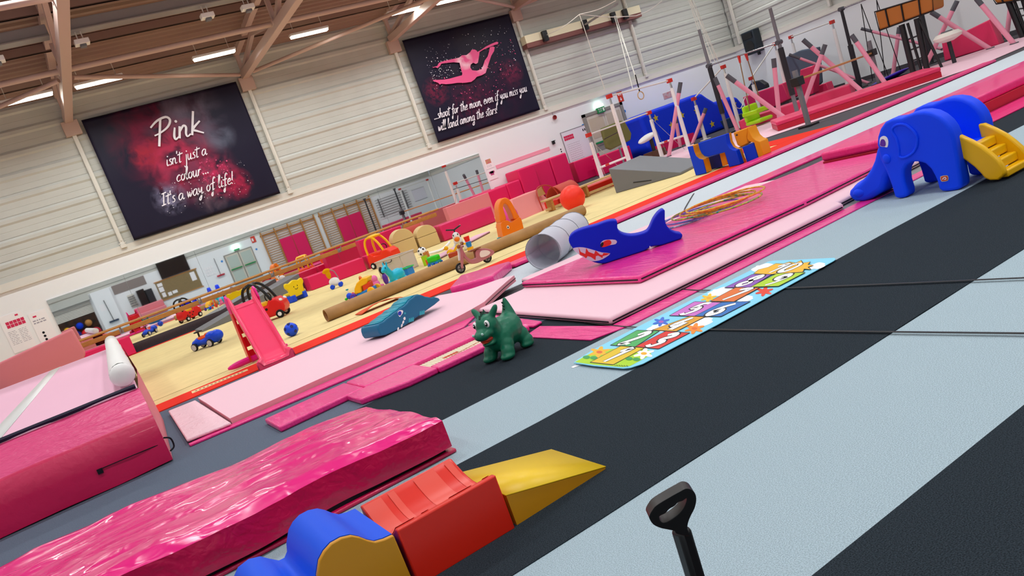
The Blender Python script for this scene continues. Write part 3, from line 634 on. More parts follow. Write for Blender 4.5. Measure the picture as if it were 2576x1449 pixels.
# ---- push handle of a ride-on toy
hc = O + ray(1690, 1272).normalized() * 1.5
t = thing('push_toy', 'black push handle with a finger grip hole on a red ride-on toy', 'ride-on toy', (hc.x - .16, hc.y - .2, 0))
HD = Vector((_r.x, _r.y, 0)).normalized()
def hp(x, y): return PV(x, y, (hc.x, hc.y), HD)
zz = lambda L: [(1580 + a / 5.386, 1180 + b / 5.386) for a, b in L]
outer = [hp(*p) for p in zz([(262, 590), (300, 510), (360, 440), (520, 340), (680, 250), (760, 213), (840, 235), (885, 300), (893, 380), (870, 480), (820, 580), (785, 670), (775, 760), (800, 850), (630, 820), (600, 785), (520, 765), (420, 745), (330, 705), (285, 655)])]
inner = [hp(*p) for p in zz([(395, 610), (410, 580), (480, 545), (530, 490), (600, 450), (650, 400), (710, 380), (765, 345), (745, 430), (690, 520), (600, 600), (500, 660), (430, 665)])]
outer = smoothpts(outer, 3, True); inner = smoothpts(inner, 3, True)
nn = Vector((HD.y, -HD.x, 0)) * .017
bm = bmesh.new()
def loop(pts, off): return [bm.verts.new(p + off - Vector(t.location)) for p in pts]
for off in (nn, -nn):
    lo_, li_ = loop(outer, off), loop(inner, off)
    e = [bm.edges.new((L[i], L[(i + 1) % len(L)])) for L in (lo_, li_) for i in range(len(L))]
    bmesh.ops.triangle_fill(bm, use_beauty=True, edges=e)
bm.verts.ensure_lookup_table()
n1, n2 = len(outer), len(inner); V = list(bm.verts)
for base, n in ((0, n1), (n1, n2)):
    for i in range(n): bm.faces.new((V[base + i], V[base + (i + 1) % n], V[n1 + n2 + base + (i + 1) % n], V[n1 + n2 + base + i]))
bmesh.ops.recalc_face_normals(bm, faces=bm.faces)
me = bpy.data.meshes.new('grip'); bm.to_mesh(me); bm.free(); me.materials.append(mat('handle_black', '#0b0b0d', .38, .5)); me.polygons.foreach_set('use_smooth', [True] * len(me.polygons)); me.set_sharp_from_angle(angle=math.radians(40))
g = bpy.data.objects.new('grip', me); COL.objects.link(g); g.parent = t
md = g.modifiers.new('bevel', 'BEVEL'); md.width = .006; md.segments = 3; md.limit_method = 'ANGLE'; md.angle_limit = math.radians(50)
pa, pb = hp(1580 + 710 / 5.386, 1180 + 800 / 5.386), hp(1580 + 905 / 5.386, 1449)
dd = (pb - pa).normalized(); foot = pa + dd * ((.2 - pa.z) / dd.z)
MB().bar(pa, foot, .03, .03).build('stem', 'handle_black', t, at='world', bevel=.008)
MB().cyl(pb + dd * .02 + HD * .02, pb + dd * .06 + HD * .022, .012, n=12).build('lock_knob', 'red_foam', t, at='world')
fx, fy = foot.x - t.location.x, foot.y - t.location.y
MB().box((fx - .12, fy - .22, .08), (fx + .12, fy + .1, .22)).build('body', 'red_foam', t, bevel=.04, seg=4)
for sx in (-1, 1):
    for yy in (fy - .16, fy + .05): MB().cyl((fx + sx * .11, yy, .06), (fx + sx * .15, yy, .06), .06, n=20).build('wheel', 'black_rubber', t, bevel=.01)
# ================================================================ toys on the near mats
def plas(name, col, rough=.3, **k): return mat(name, col, rough, .35, coat=.06, **k)
# ---- hopscotch mat
hs = thing('hopscotch_mat', 'long sky blue hopscotch mat printed with numbered squares one to ten', 'play mat', (3.4, 3.8, .013))
HZ = .014
q7 = lambda L, z=HZ: [Vector(P(1400 + a / 3.22, 550 + b / 3.22, z)) - Vector(hs.location) for a, b in L]
ol = q7([(140, 1172), (165, 1150), (300, 1065), (700, 860), (1715, 352), (1760, 345), (2255, 322), (2262, 335), (2240, 350), (1300, 865), (700, 1180), (600, 1212), (540, 1217), (480, 1212), (300, 1196)])
MB().prism([(p.x, p.y, 0) for p in ol], (0, 0, .006)).build('foam_sheet', mat('hop_sky', '#7fd2ee', .45), hs, bevel=.002)
LZ = [.0066]
def flat(name, pts, col, parent=hs, up_=None):
    LZ[0] += .00006; z = LZ[0]
    return MB().poly([(p.x, p.y, z) for p in pts]).build(name, plas('hop_' + col.strip('#'), col, .45), parent, smooth=0)
flat('grass_print', q7([(150, 1168), (330, 1068), (640, 1050), (760, 1075), (770, 1110), (600, 1200), (540, 1210), (300, 1190)]), '#a8d411')
def cloud(cx, cy, s):
    flat('cloud_print', q7([(cx + s * (math.cos(a) * 1.9 + .55 * math.cos(a) * abs(math.sin(2.5 * a))), cy + s * (.62 * math.sin(a) + .22 * math.sin(a) * abs(math.cos(2.5 * a)) - .35 * math.cos(a))) for a in [2 * PI * i / 40 for i in range(40)]]), '#f6f9fb')
for c in ((1160, 845, 50), (840, 890, 45), (1335, 600, 45), (1530, 655, 30), (1680, 405, 42), (2110, 390, 32)): cloud(*c)
def daisy(cx, cy, s, col, mid):
    flat('flower_print', q7([(cx + s * (1 + .35 * math.cos(6 * a)) * (1.5 * math.cos(a) + .5 * math.sin(a)), cy + s * (1 + .35 * math.cos(6 * a)) * (.75 * math.sin(a) - .4 * math.cos(a))) for a in [2 * PI * i / 48 for i in range(48)]]), col)
    flat('flower_print', q7([(cx + s * .4 * 1.5 * math.cos(a), cy + s * .4 * .7 * math.sin(a)) for a in [2 * PI * i / 14 for i in range(14)]]), mid)
daisy(350, 1088, 42, '#f0b41e', '#e0661e'); daisy(710, 1100, 42, '#f7f7f2', '#efae1c'); daisy(1685, 596, 36, '#e23a20', '#e23a20'); daisy(850, 842, 34, '#2f68d0', '#a556b8'); daisy(1235, 650, 32, '#f0c01c', '#e8a010'); daisy(1120, 898, 40, '#ee8a1c', '#e2661a')
for cx, cy in ((245, 1130), (305, 1135), (590, 1142), (650, 1148)): flat('leaf_print', q7([(cx + 30 * math.cos(a), cy + 14 * math.sin(a)) for a in [2 * PI * i / 14 for i in range(14)]]), '#2f9a4a')
SQ = {'1': ([(275, 1172), (462, 1192), (716, 1055), (522, 1040)], '#dfbd12'), '2': ([(440, 1033), (640, 1047), (836, 918), (655, 912)], '#47ad5c'), '3': ([(640, 1047), (830, 1065), (1082, 935), (890, 920)], '#d8271f'),
      '4': ([(778, 912), (972, 924), (1205, 805), (1085, 800)], '#dd9d18'), '5': ([(918, 795), (1122, 800), (1342, 688), (1120, 682)], '#c96cc4'), '6': ([(1122, 800), (1335, 804), (1572, 682), (1342, 688)], '#1a6cbb'),
      '7': ([(1248, 680), (1440, 684), (1648, 570), (1455, 568)], '#de6c1e'), '8': ([(1365, 570), (1575, 568), (1748, 462), (1590, 462)], '#8a50b4'), '9': ([(1575, 566), (1802, 560), (2018, 448), (1790, 456)], '#aed31c')}
def outline(pts, w=.008, closed=True):
    LZ[0] += .00006; z = LZ[0]; pts = [Vector((p.x, p.y, z)) for p in pts]
    b = MB(); L = pts + ([pts[0]] if closed else [])
    for a, c in zip(L[:-1], L[1:]): b.ribbon([a, c], w, (0, 0, 1))
    b.build('outline_print', 'black', hs, smooth=0)
def digit(ch, c, h, w):
    global_up = Vector((1, 0, 0)); e = Vector((0, -1, 0))
    for m, pen, k in (('black', .62, 0), ('white', .42, 1)):
        LZ[0] += .0002; z = LZ[0]
        for j, d in enumerate(ch):
            b = MB(); x0 = c + e * (-w * len(ch) / 2 + j * w) - global_up * (h / 2); x0.z = z
            write(b, d, x0, x0 + e * w * .92, (0, 0, 1), h / 2, pen, .05, up=global_up); b.build('number_print', m, hs, smooth=0, fix=False)
for k, (qd, col) in SQ.items():
    pts = q7(qd); flat('number_square', pts, col); outline(pts); c = sum(pts, Vector()) / 4
    digit(k, c, .2, .1)
sc_ = Vector(P(1400 + 1850 / 3.22, 550 + 412 / 3.22, HZ)) - Vector(hs.location)
sun = q7([(1600, 458), (1640, 425), (1720, 405), (1780, 375), (1840, 378), (1890, 362), (1940, 372), (1985, 350), (2000, 372), (2060, 362), (2040, 385), (2085, 390), (2040, 405), (2065, 425), (2010, 420), (2000, 445), (1790, 458), (1745, 464)])
flat('sun_print', sun, '#f0b51a'); outline(sun, .005); digit('10', sc_, .17, .11)
# ---- blue shark (foam)
ZM = .134
sh0, sh1 = P(1523.6, 663, ZM), P(1700, 606, ZM); SD = (sh1 - sh0); SD.z = 0; SD.normalize(); SN = Vector((SD.y, -SD.x, 0))
if SN.dot(sh0) < 0: SN = -SN
t = thing('shark_seat', 'big royal blue foam shark with a red toothy grin on the magenta mat', 'foam shark', (sh0.x, sh0.y, ZM))
k9 = lambda L, off=0: [PV(1300 + a / 4.293, 460 + b / 4.293, (sh0.x - SN.x * off, sh0.y - SN.y * off), SD) for a, b in L]
o = [(562, 600), (590, 555), (660, 512), (770, 478), (860, 455), (940, 425), (1000, 408), (1060, 404), (1086, 430), (1086, 490), (1112, 532), (1165, 556), (1240, 566), (1330, 552), (1408, 522), (1442, 470), (1475, 395), (1525, 325), (1575, 288), (1600, 300), (1600, 400), (1620, 462), (1665, 512), (1725, 538), (1768, 545), (1792, 565), (1775, 604), (1740, 620), (1640, 652), (1560, 676), (1480, 684), (1430, 702), (1380, 735), (1280, 782), (1180, 818), (1060, 856), (960, 874), (880, 870), (800, 845), (720, 800), (650, 745), (600, 700), (568, 650)]
pts = k9(o); pts = [Vector((p.x, p.y, max(p.z, ZM + .001))) for p in pts]; pts = smoothpts(pts, 2, True)
MB().prism(pts, SN * .17).build('foam_body', mat('shark_blue', '#001cc0', .5, .2), t, bevel=.018, seg=3, at='world')
def decal(name, L, col, off, th=.0015, sm=2):
    p = k9(L, off); p = smoothpts(p, sm, True) if sm > 1 else p
    MB().prism(p, SN * th).build(name, plas('shk_' + col.strip('#'), col, .45), t, at='world', smooth=0)
decal('mouth', [(605, 715), (640, 698), (720, 697), (820, 722), (920, 752), (1010, 762), (960, 805), (890, 838), (800, 845), (720, 805), (655, 760)], '#c9c3d8', .002)
decal('gum', [(668, 697), (690, 745), (740, 768), (750, 705), (775, 745), (835, 768), (850, 730), (900, 775), (925, 780), (935, 757), (1005, 762), (975, 778), (930, 790), (925, 812), (880, 785), (855, 790), (850, 835), (800, 800), (765, 790), (750, 815), (715, 790), (680, 775)], '#d3241f', .0035, .0015, 1)
decal('eye', [(910, 690), (905, 655), (935, 622), (1000, 612), (1060, 615), (1082, 635), (1065, 662), (1010, 672), (950, 692)], '#cdc7da', .002)
decal('eye_iris', [(915, 692), (918, 655), (955, 625), (1000, 616), (1022, 640), (1010, 668), (950, 692)], '#d9231c', .0035)
decal('eye_pupil', [(905, 690), (905, 660), (925, 640), (940, 655), (925, 688)], '#0a0a12', .005)
MB().box((-.09, -.05, 0), (.09, .05, .03), TR((0, 0, 0))).build('base_foot', 'white', t).location = tuple(P(1300 + 1490 / 4.293, 460 + 700 / 4.293, ZM) + SN * .09 - Vector(t.location))
# ---- play tunnel
t = thing('play_tunnel', 'light grey fabric crawl tunnel with wire hoops lying behind the shark', 'play tunnel', (4.86, 7.98, .0), rz=math.atan2(1.35, 1.6))
R = .215; LT = 1.62
def tun(u, v):
    a = 2 * PI * v; k = .985 - .03 * abs(math.sin(u * 3 * PI)); r = R * k + .004 * noise.noise((u * 9, v * 9, 0))
    return (u * LT, r * math.cos(a), .22 + r * math.sin(a))
b = MB(); b.grid(tun, 36, 28); b.build('fabric', mat('tunnel_grey', '#d2d3de', .6, .3, alpha=.8), t, smooth=180, fix=False, solid=.003)
for u in (0, 1 / 3, 2 / 3, 1):
    MB().tube([(u * LT, R * math.cos(2 * PI * k / 28), .22 + R * math.sin(2 * PI * k / 28)) for k in range(28)], .005, 6, True).build('wire_hoop', mat('tunnel_rim', '#85878f', .5), t)
MB().tube([(.0 + .1 * i / 12, R * .98 * math.cos(2.2 + i * .18), .22 + R * .98 * math.sin(2.2 + i * .18)) for i in range(13)], .004, 5).build('wire_spiral', 'tunnel_rim', t)
# ---- glitter hoops
def glit(n, c1, c2): return mat(n, c1, .15, .8, metal=.3, col2=c2, vscale=26, bump=.6, bscale=40)
hp_ = [('gold glitter hoop at the heart of the hoop pile', 6.0, 6.12, .45, '#f2b81a', '#b87a08'), ('gold and green glitter hoop lying across the hoop pile', 5.97, 6.2, .47, '#e8c020', '#12a060'), ('emerald glitter hoop in the hoop pile', 6.03, 6.06, .44, '#10b070', '#f0d828'),
       ('violet glitter hoop sticking out behind the gold hoops', 5.98, 6.36, .46, '#8a5fc0', '#5a86d8'), ('silver blue glitter hoop at the bottom of the hoop pile', 5.84, 6.5, .45, '#b6c6d8', '#2a62a8'), ('orange gold glitter hoop on top of the hoop pile', 6.02, 6.02, .46, '#f08c10', '#f8e050')]
for i, (lab, x, y, r, c1, c2) in enumerate((hp_[4], hp_[3], hp_[2], hp_[1], hp_[0], hp_[5])):
    z = .134 + .011 + i * .0195
    o = MB().tube([(r * .88 * math.cos(2 * PI * k / 56), r * .88 * math.sin(2 * PI * k / 56), 0) for k in range(56)], .0095, 8, True).build('hula_hoop', glit('glit%d' % i, c1, c2), smooth=180)
    o.location = (x - .06, y + .0, z); tag(o, lab, 'hula hoop', 'glitter hoops piled on the magenta mat')
# ---- green dragon hopper
fa = math.atan2(-.4, -.92)
t = thing('hopper_toy', 'dark green inflatable dragon hopper with open red mouth on the black carpet', 'hopper toy', (2.54, 5.08, 0), rz=fa, s=.94)
g = plas('dragon_green', '#0b6a4d', .42)
b = MB(); b.ell((-.03, 0, .185), (.17, .135, .13)); b.ell((.05, 0, .17), (.12, .125, .12)); b.ell((-.1, 0, .2), (.1, .12, .115))
for i in range(5): b.ell((.09 + i * .014, 0, .2 + i * .022), (.09, .092, .08))
b.ell((.15, 0, .305), (.09, .098, .09)); b.ell((.205, 0, .258), (.085, .078, .046)); b.ell((.245, 0, .25), (.055, .07, .042)); b.ell((.185, 0, .17), (.07, .056, .022)); b.ell((.15, 0, .19), (.06, .062, .045))
for s in (-1, 1):
    b.ell((.12, s * .088, .06), (.06, .055, .065)); b.ell((.14, s * .09, .03), (.068, .058, .032)); b.ell((.09, s * .08, .11), (.06, .055, .07))
    b.ell((-.13, s * .1, .055), (.062, .056, .06)); b.ell((-.12, s * .104, .03), (.066, .056, .03)); b.ell((-.12, s * .08, .11), (.07, .055, .07))
    b.tube(smoothpts([(.13, s * .055, .36), (.12, s * .085, .395), (.115, s * .11, .425), (.115, s * .122, .445)], 3), [.03, .03, .029, .028, .026, .024, .022, .019, .014, .008], 10)
b.tube(smoothpts([(-.13, 0, .23), (-.15, 0, .31), (-.158, 0, .375), (-.158, 0, .43)], 3), [.085, .075, .062, .052, .043, .036, .029, .022, .016, .007], 12)
b.blob('body', g, t, .008, 5)
for s in (-1, 1):
    MB().ell((.212, s * .058, .328), (.016, .022, .03), 14, 8).build('eye', 'white', t); MB().ell((.225, s * .061, .328), (.007, .013, .018), 12, 8).build('pupil', 'black', t); MB().ell((.231, s * .062, .333), (.003, .006, .007), 8, 6).build('eye_glint', 'white', t)
    MB().ell((.288, s * .046, .272), (.01, .011, .012), 10, 6).build('nostril', plas('pale_green', '#a9cfc4'), t)
MB().ell((.2, 0, .207), (.066, .05, .026), 16, 8).build('mouth', mat('mouth_red', '#c2321a', .5), t); MB().ell((.215, 0, .192), (.05, .034, .014), 12, 8).build('tongue', plas('tongue', '#d9522c'), t)
for i in range(5): MB().cyl((-.108 - i * .004, 0, .29 + i * .026), (-.098 - i * .003, 0, .30 + i * .026), .014 - i * .001, .002, 8).build('tail_spike', plas('spike_green', '#07402f'), t)
for i in range(4): MB().cyl((.2 - i * .024, 0, .372 + .009 * i), (.2 - i * .024, 0, .402 + .009 * i), .014, .002, 8).build('crest_spike', 'spike_green', t)
# ---- teal crocodile rocker
ZP = .072
c0_ = P(1016, 822, ZP); CD = P(1108.7, 757.5, ZP + .07) - P(960.7, 846, ZP + .02); CD.z = 0; CD.normalize(); CN = Vector((CD.y, -CD.x, 0))
if CN.dot(c0_) < 0: CN = -CN
t = thing('crocodile_rocker', 'teal plastic crocodile rocker with zigzag back on the pale pink mat', 'rocker toy', (c0_.x, c0_.y, ZP))
kc = lambda L, off=0: [PV(900 + a / 4.528, 640 + b / 4.528, (c0_.x - CN.x * off, c0_.y - CN.y * off), CD) for a, b in L]
o = [(275, 938), (330, 930), (430, 885), (560, 815), (700, 715), (800, 640), (880, 585), (948, 528), (925, 502), (890, 494), (850, 500), (815, 490), (775, 486), (740, 466), (700, 458), (655, 468), (625, 498), (590, 520), (565, 560), (530, 592), (490, 612), (455, 650), (415, 672), (380, 705), (335, 735), (300, 770), (250, 790), (230, 810), (232, 850), (248, 900)]
pts = kc(o); zmn = min(p.z for p in pts) - ZP - .002; pts = [Vector((p.x, p.y, p.z - zmn * max(0, 1 - (p.z - ZP) / .3))) for p in pts]
MB().prism(pts, CN * .3).build('body_shell', plas('croc_side', '#06668c', .35), t, bevel=.014, seg=3, at='world')
b = MB(); top = pts[8:27]
for a, c in zip(top[:-1], top[1:]):
    u = Vector((0, 0, .004)); e_ = CN * .03
    b.add([a + u + e_, c + u + e_, c + u + CN * .27, a + u + CN * .27], [(0, 1, 2, 3)])
b.build('back_ridge', plas('croc_top', '#0a93ac', .35), t, at='world', solid=.006, fix=False)
def cdec(name, L, m, off=.002, sm=2): MB().prism(smoothpts(kc(L, off), sm, True), CN * .001).build(name, m, t, at='world', smooth=0)
cdec('eye', [(462, 690), (455, 655), (480, 635), (515, 640), (512, 670), (490, 700), (478, 712)], 'white'); cdec('eye_iris', [(462, 688), (460, 658), (485, 645), (500, 665), (488, 695)], plas('croc_blue', '#2038b0'), .0035)
for L in ([(525, 745), (520, 725), (535, 710), (545, 725), (540, 745)], [(510, 790), (508, 770), (522, 750), (530, 765), (522, 785)], [(492, 830), (495, 800), (510, 788), (512, 810), (500, 832)], [(452, 865), (452, 840), (465, 828), (472, 845), (465, 862)]): cdec('tooth', L, 'white')
for cx, cy in ((610, 748), (733, 668)):
    for j in (-20, 0, 20): cdec('claw', [(cx + j - 9, cy + 20 - j * .3), (cx + j - 8, cy - 18 - j * .3), (cx + j, cy - 30 - j * .3), (cx + j + 9, cy - 18 - j * .3), (cx + j + 8, cy + 16 - j * .3)], plas('croc_claw', '#2aa3b4'))
cdec('cheek_spot', [(530, 680), (530, 665), (542, 658), (550, 670), (542, 684)], 'croc_claw')
# ================================================================ toys on the sprung floor
def tracer(ox, oy, s, p0, d):
    d = Vector((d[0], d[1], 0)).normalized(); n = Vector((d.y, -d.x, 0))
    if n.dot(Vector((p0[0], p0[1], 0))) < 0: n = -n
    f = lambda L, off=0: [PV(ox + a / s, oy + b / s, (p0[0] - n.x * off, p0[1] - n.y * off), d) for a, b in L]
    return f, n
def tp(root, name, m, f, L, n, th, off=0, bevel=0, sm=1, **k):
    p = f(L, off); p = [Vector((v.x, v.y, max(v.z, root.location.z + .001))) for v in p]
    if sm > 1: p = smoothpts(p, sm, True)
    return MB().prism(p, n * th).build(name, m, root, at='world', bevel=bevel, seg=3, **k)
def wheel(root, c, r, w, tyre, hub, ax=(0, 1, 0), hubr=.6):
    c = Vector(c); a = Vector(ax).normalized() * w / 2
    o = MB().cyl(c - a, c + a, r, n=24).build('wheel', tyre, root, bevel=min(.02, w * .3))
    MB().cyl(c - a * 1.06, c + a * 1.06, r * hubr, n=20).build('hub', hub, o, bevel=.003); return o
plas('hotpink_plastic', '#e8188f', .3); plas('pink_plastic', '#f2476f', .25); plas('red_plastic', '#e31a1c', .3); plas('yellow_plastic', '#f5b60a', .3); plas('orange_plastic', '#f27a0d', .35); plas('blue_plastic', '#0048e6', .35)
plas('black_plastic', '#101013', .35); plas('white_plastic', '#efeff0', .35); plas('green_plastic', '#2cc40f', .3); plas('cyan_rubber', '#10b6d6', .35); plas('purple_plastic', '#5a2ca0', .35); plas('teal_plastic', '#0f8f9a', .35)
plas('lime_plastic', '#a6d70d', .3); mat('rim_grey', '#8e8b90', .4, .5); mat('silver_plastic', '#c9c6cc', .35, .5)
# ---- pink slide
t = thing('toy_slide', 'pink plastic children slide with red ladder standing on the red floor edge', 'slide', (1.78, 10.2, .007))
def ch(u, v):
    k = [(10.52, .80), (10.42, .76), (10.2, .58), (9.95, .38), (9.72, .17), (9.6, .1), (9.5, .085), (9.46, .06)]
    i = min(len(k) - 2, int(u * (len(k) - 1))); q = u * (len(k) - 1) - i; y = k[i][0] + (k[i + 1][0] - k[i][0]) * q; z = k[i][1] + (k[i + 1][1] - k[i][1]) * q
    prof = [(-1, -.02), (-1, .05), (-.97, .07), (-.9, .07), (-.82, .05), (-.72, 0), (0, -.004), (.72, 0), (.82, .05), (.9, .07), (.97, .07), (1, .05), (1, -.02)]
    j = round(v * 12); w = .175 + .055 * max(0, (u - .8) / .2); xc = 1.84 - .09 * u; top = 1 + .8 * max(0, .18 - u) / .18
    return (xc + prof[j][0] * w - 1.78, y - 10.2, z + prof[j][1] * top - .007)
b = MB(); b.grid(ch, 28, 12); b.build('chute', 'pink_plastic', t, smooth=60, solid=.014, fix=False)
b = MB(); b.prism([(ch(1, j / 12)[0], ch(1, 0)[1] + .0, max(.0, ch(1, j / 12)[2])) for j in range(13)] + [(ch(1, 1)[0] + .02, ch(1, 0)[1], 0), (ch(1, 0)[0] - .02, ch(1, 0)[1], 0)], (0, .03, 0)); b.build('chute_foot', 'pink_plastic', t, bevel=.01)
for s in (-1, 1):
    xo = 1.85 + s * .19 - 1.78
    MB().prism([(xo - .012, y - 10.2, z) for y, z in ((10.48, .8), (10.52, .92), (10.6, .955), (10.68, .92), (10.72, .78), (10.66, .7), (10.55, .7))], (.03, 0, 0)).build('hand_grip', 'hotpink_plastic', t, bevel=.012, seg=3)
    MB().prism([(xo - .01, y - 10.2, z) for y, z in ((10.54, .8), (10.7, .8), (10.82, .02), (10.64, .02))], (.026, 0, 0)).build('ladder_side', mat('slide_red', '#d5001c', .3, .5), t, bevel=.01)
    MB().tube(smoothpts([(-.1, 10.72 - 10.2, .045), (.0, 10.72 - 10.2, .05), (s * .2, 10.72 - 10.2, .05), (s * .42, 10.72 - 10.2, .04)], 4), [.045] * 10 + [.04, .03, .015], 10).build('stabiliser', 'hotpink_plastic', t)
for z in (.1, .29, .48, .67): MB().box((-.12, 10.6 - 10.2 + (.8 - z) * .14, z - .07), (.26, 10.64 - 10.2 + (.8 - z) * .14, z + .07)).build('step', 'slide_red', t, bevel=.012)
MB().box((-.1, 10.4 - 10.2, .735), (.24, 10.62 - 10.2, .76)).build('platform', 'pink_plastic', t, bevel=.01)
# ---- balls
def ball(label, x, y, r, m, spot=None, z=0, cat='ball', name='ball'):
    t = thing(name, label, cat, (x, y, z)); MB().ell((0, 0, r), r, 28, 18).build('skin', m, t, smooth=180)
    if spot:
        for k, (th, ph) in enumerate([(0, 1.57), (.9, .5), (-.4, .4), (-1.4, .3), (2.2, .4), (3.4, .5), (-.1, -.45), (1.2, -.35), (-1.5, -.5), (2.4, -.3), (0, -1.57), (-2.4, -.2), (.45, 1.1), (-2.0, .9)]):
            d = Vector((math.cos(th - 2.4) * math.cos(ph), math.sin(th - 2.4) * math.cos(ph), math.sin(ph))); c = Vector((0, 0, r)) + d * r
            q = d.orthogonal().normalized(); w = d.cross(q)
            MB().prism([c + (q * math.cos(2 * PI * i / 5) + w * math.sin(2 * PI * i / 5)) * r * .27 - d * r * .045 for i in range(5)], d * r * .055).build('panel', spot, t, smooth=0)
    return t
ball('bright blue football with dark pentagons on the yellow floor', 2.57, 11.86, .105, 'blue_plastic', plas('navy_panel', '#0a1c66'))
ball('small white and black football beside the pink gym board', 7.3, 17.2, .11, 'white_plastic', 'black')
ball('big plain orange exercise ball in front of the tent', 9.32, 13.5, .265, mat('orange_ball', '#ef2d12', .45, .4))
ball('pink exercise ball half hidden behind the orange dinosaur car', 8.9, 15.6, .26, mat('pink_ball', '#ee4ba6', .45, .4))
# ---- blue ride-on car
a0, a1 = P(492, 884), P(545, 868); d = (a0 - a1); d.z = 0
t = thing('ride_on_car', 'glossy blue ride-on toy car with orange seat and black steering wheel', 'ride-on toy', ((a0.x + a1.x) / 2 + .08, (a0.y + a1.y) / 2 + .08, 0), rz=math.atan2(d.y, d.x))
b = MB()
for x, z, rx, rz in ((-.28, .17, .14, .11), (-.16, .18, .14, .1), (0, .13, .2, .075), (.16, .15, .13, .085), (.25, .13, .1, .075)): b.ell((x, 0, z), (rx, .115, rz))
b.ell((-.2, 0, .11), (.16, .12, .07)); b.blob('body', 'blue_plastic', t, .012, 4)
MB().ell((.07, 0, .2), (.15, .085, .045)).build('seat', plas('car_orange', '#f0540c'), t); MB().ell((-.1, 0, .245), (.1, .05, .03)).build('seat_back', 'car_orange', t)
MB().cyl((.14, 0, .22), (.13, 0, .33), .018, n=10).build('steering_column', 'black_plastic', t); b = MB(); b.tube([(.125 + .075 * math.cos(2 * PI * k / 20), .075 * math.sin(2 * PI * k / 20), .335) for k in range(20)], .012, 8, True); b.bar((.06, 0, .335), (.19, 0, .335), .025, .01); b.build('steering_wheel', 'black_plastic', t)
for x in (-.17, .24):
    for s in (-1, 1): wheel(t, (x, s * .12, .075), .075, .05, 'black_rubber', 'silver_plastic', hubr=.78)
# ---- coupe cars
def coupe(label, loc, rz, body, roof, s=1, spots=0, inner='yellow_plastic', eye=0, dome=0):
    t = thing('coupe_car', label, 'ride-on toy', loc, rz, s=s)
    MB().prism([(x, -.2, z) for x, z in ((-.38, .12), (-.40, .25), (-.36, .4), (-.24, .42), (-.16, .33), (.08, .32), (.14, .42), (.3, .41), (.4, .32), (.42, .2), (.38, .1), (.2, .07), (-.2, .07))], (0, .4, 0)).build('body', body, t, bevel=.045, seg=4)
    MB().box((-.28, -.15, .30), (.1, .15, .40)).build('seat', inner, t, bevel=.03, seg=3)
    for sy in (-1, 1):
        MB().tube(smoothpts([(.2, sy * .17, .40), (.12, sy * .165, .6), (.0, sy * .15, .76), (-.12, sy * .13, .82)], 4), .03, 8).build('front_pillar', roof, t)
        MB().tube(smoothpts([(-.33, sy * .17, .38), (-.33, sy * .165, .6), (-.27, sy * .15, .76), (-.12, sy * .13, .82)], 4), .03, 8).build('rear_pillar', roof, t)
    if dome: MB().ell((-.1, 0, .8), (.2, .19, .05)).build('roof', roof, t)
    else: MB().box((-.16, -.15, .795), (-.06, .15, .84)).build('roof', roof, t, bevel=.02)
    b = MB(); b.tube([(.1 + .03 * math.cos(a), .09 * math.cos(a), .46 + .085 * math.sin(a)) for a in [2 * PI * k / 18 for k in range(18)]], .012, 8, True); b.build('steering_wheel', 'black_plastic', t)
    for x in (-.26, .28):
        for sy in (-1, 1): wheel(t, (x, sy * .2, .085), .085, .06, 'black_rubber', 'white_plastic', hubr=.5)
    if spots:
        for sy in (-1, 1):
            for x, z in ((-.22, .2), (-.1, .26), (-.02, .17), (.05, .25), (-.15, .15)): MB().cyl((x, sy * .199, z), (x, sy * .204, z), .026, n=16).build('spot', 'black_plastic', t)
    if eye:
        for sy in (-1, 1):
            MB().ell((.37, sy * .14, .34), (.04, .045, .035)).build('headlight', 'white_plastic', t)
    return t
coupe('red ladybird coupe car with black spots and black roof arch', (3.22, 16.15, 0), math.radians(-32), 'red_plastic', 'black_plastic', 1.0, 1, 'yellow_plastic', 1)
coupe('red coupe car with a domed yellow roof behind the toy crate', (6.98, 18.9, 0), math.radians(-60), plas('coupe_red', '#f0310c', .3), 'yellow_plastic', 1.0, 0, 'coupe_red', 0, 1)
# orange dinosaur car
oc = P(1265, 612); f, n = tracer(1080, 380, 5.367, (7.1, 12.75), (1, -.25))
t = thing('dinosaur_car', 'orange dinosaur coupe car with a tall looped handle behind the paper roll', 'ride-on toy', (7.3, 12.85, 0))
tp(t, 'body', 'orange_plastic', f, [(965, 990), (1000, 945), (1060, 935), (1100, 965), (1150, 935), (1210, 895), (1240, 910), (1265, 1000), (1290, 1080), (1340, 1100), (1300, 1150), (1200, 1200), (990, 1245), (980, 1200), (1000, 1180)], n, .36, 0, .03, 2)
tp(t, 'roof_arch', 'orange_plastic', f, [(935, 760), (950, 690), (985, 640), (1030, 628), (1070, 645), (1110, 690), (1150, 760), (1190, 840), (1225, 905), (1150, 925), (1120, 850), (1075, 760), (1040, 715), (1010, 710), (1000, 760), (1020, 840), (1040, 930), (965, 965), (945, 860)], n, .34, -.02, .02, 2)
tp(t, 'eye', 'white_plastic', f, [(1045, 1030), (1050, 1008), (1065, 1005), (1080, 1025), (1078, 1045), (1060, 1050)], n, .01, .008, 0, 2); tp(t, 'pupil', 'black_plastic', f, [(1055, 1035), (1060, 1018), (1072, 1025), (1070, 1042)], n, .005, .014, 0, 2)
tp(t, 'pedal', 'teal_plastic', f, [(925, 1175), (960, 1160), (975, 1185), (930, 1200)], n, .08, -.05, .005)
for x in (.0, .4): wheel(t, (-.22 + x * .9, .05, .06), .06, .05, 'black_rubber', 'orange_plastic', (.2, 1, 0))
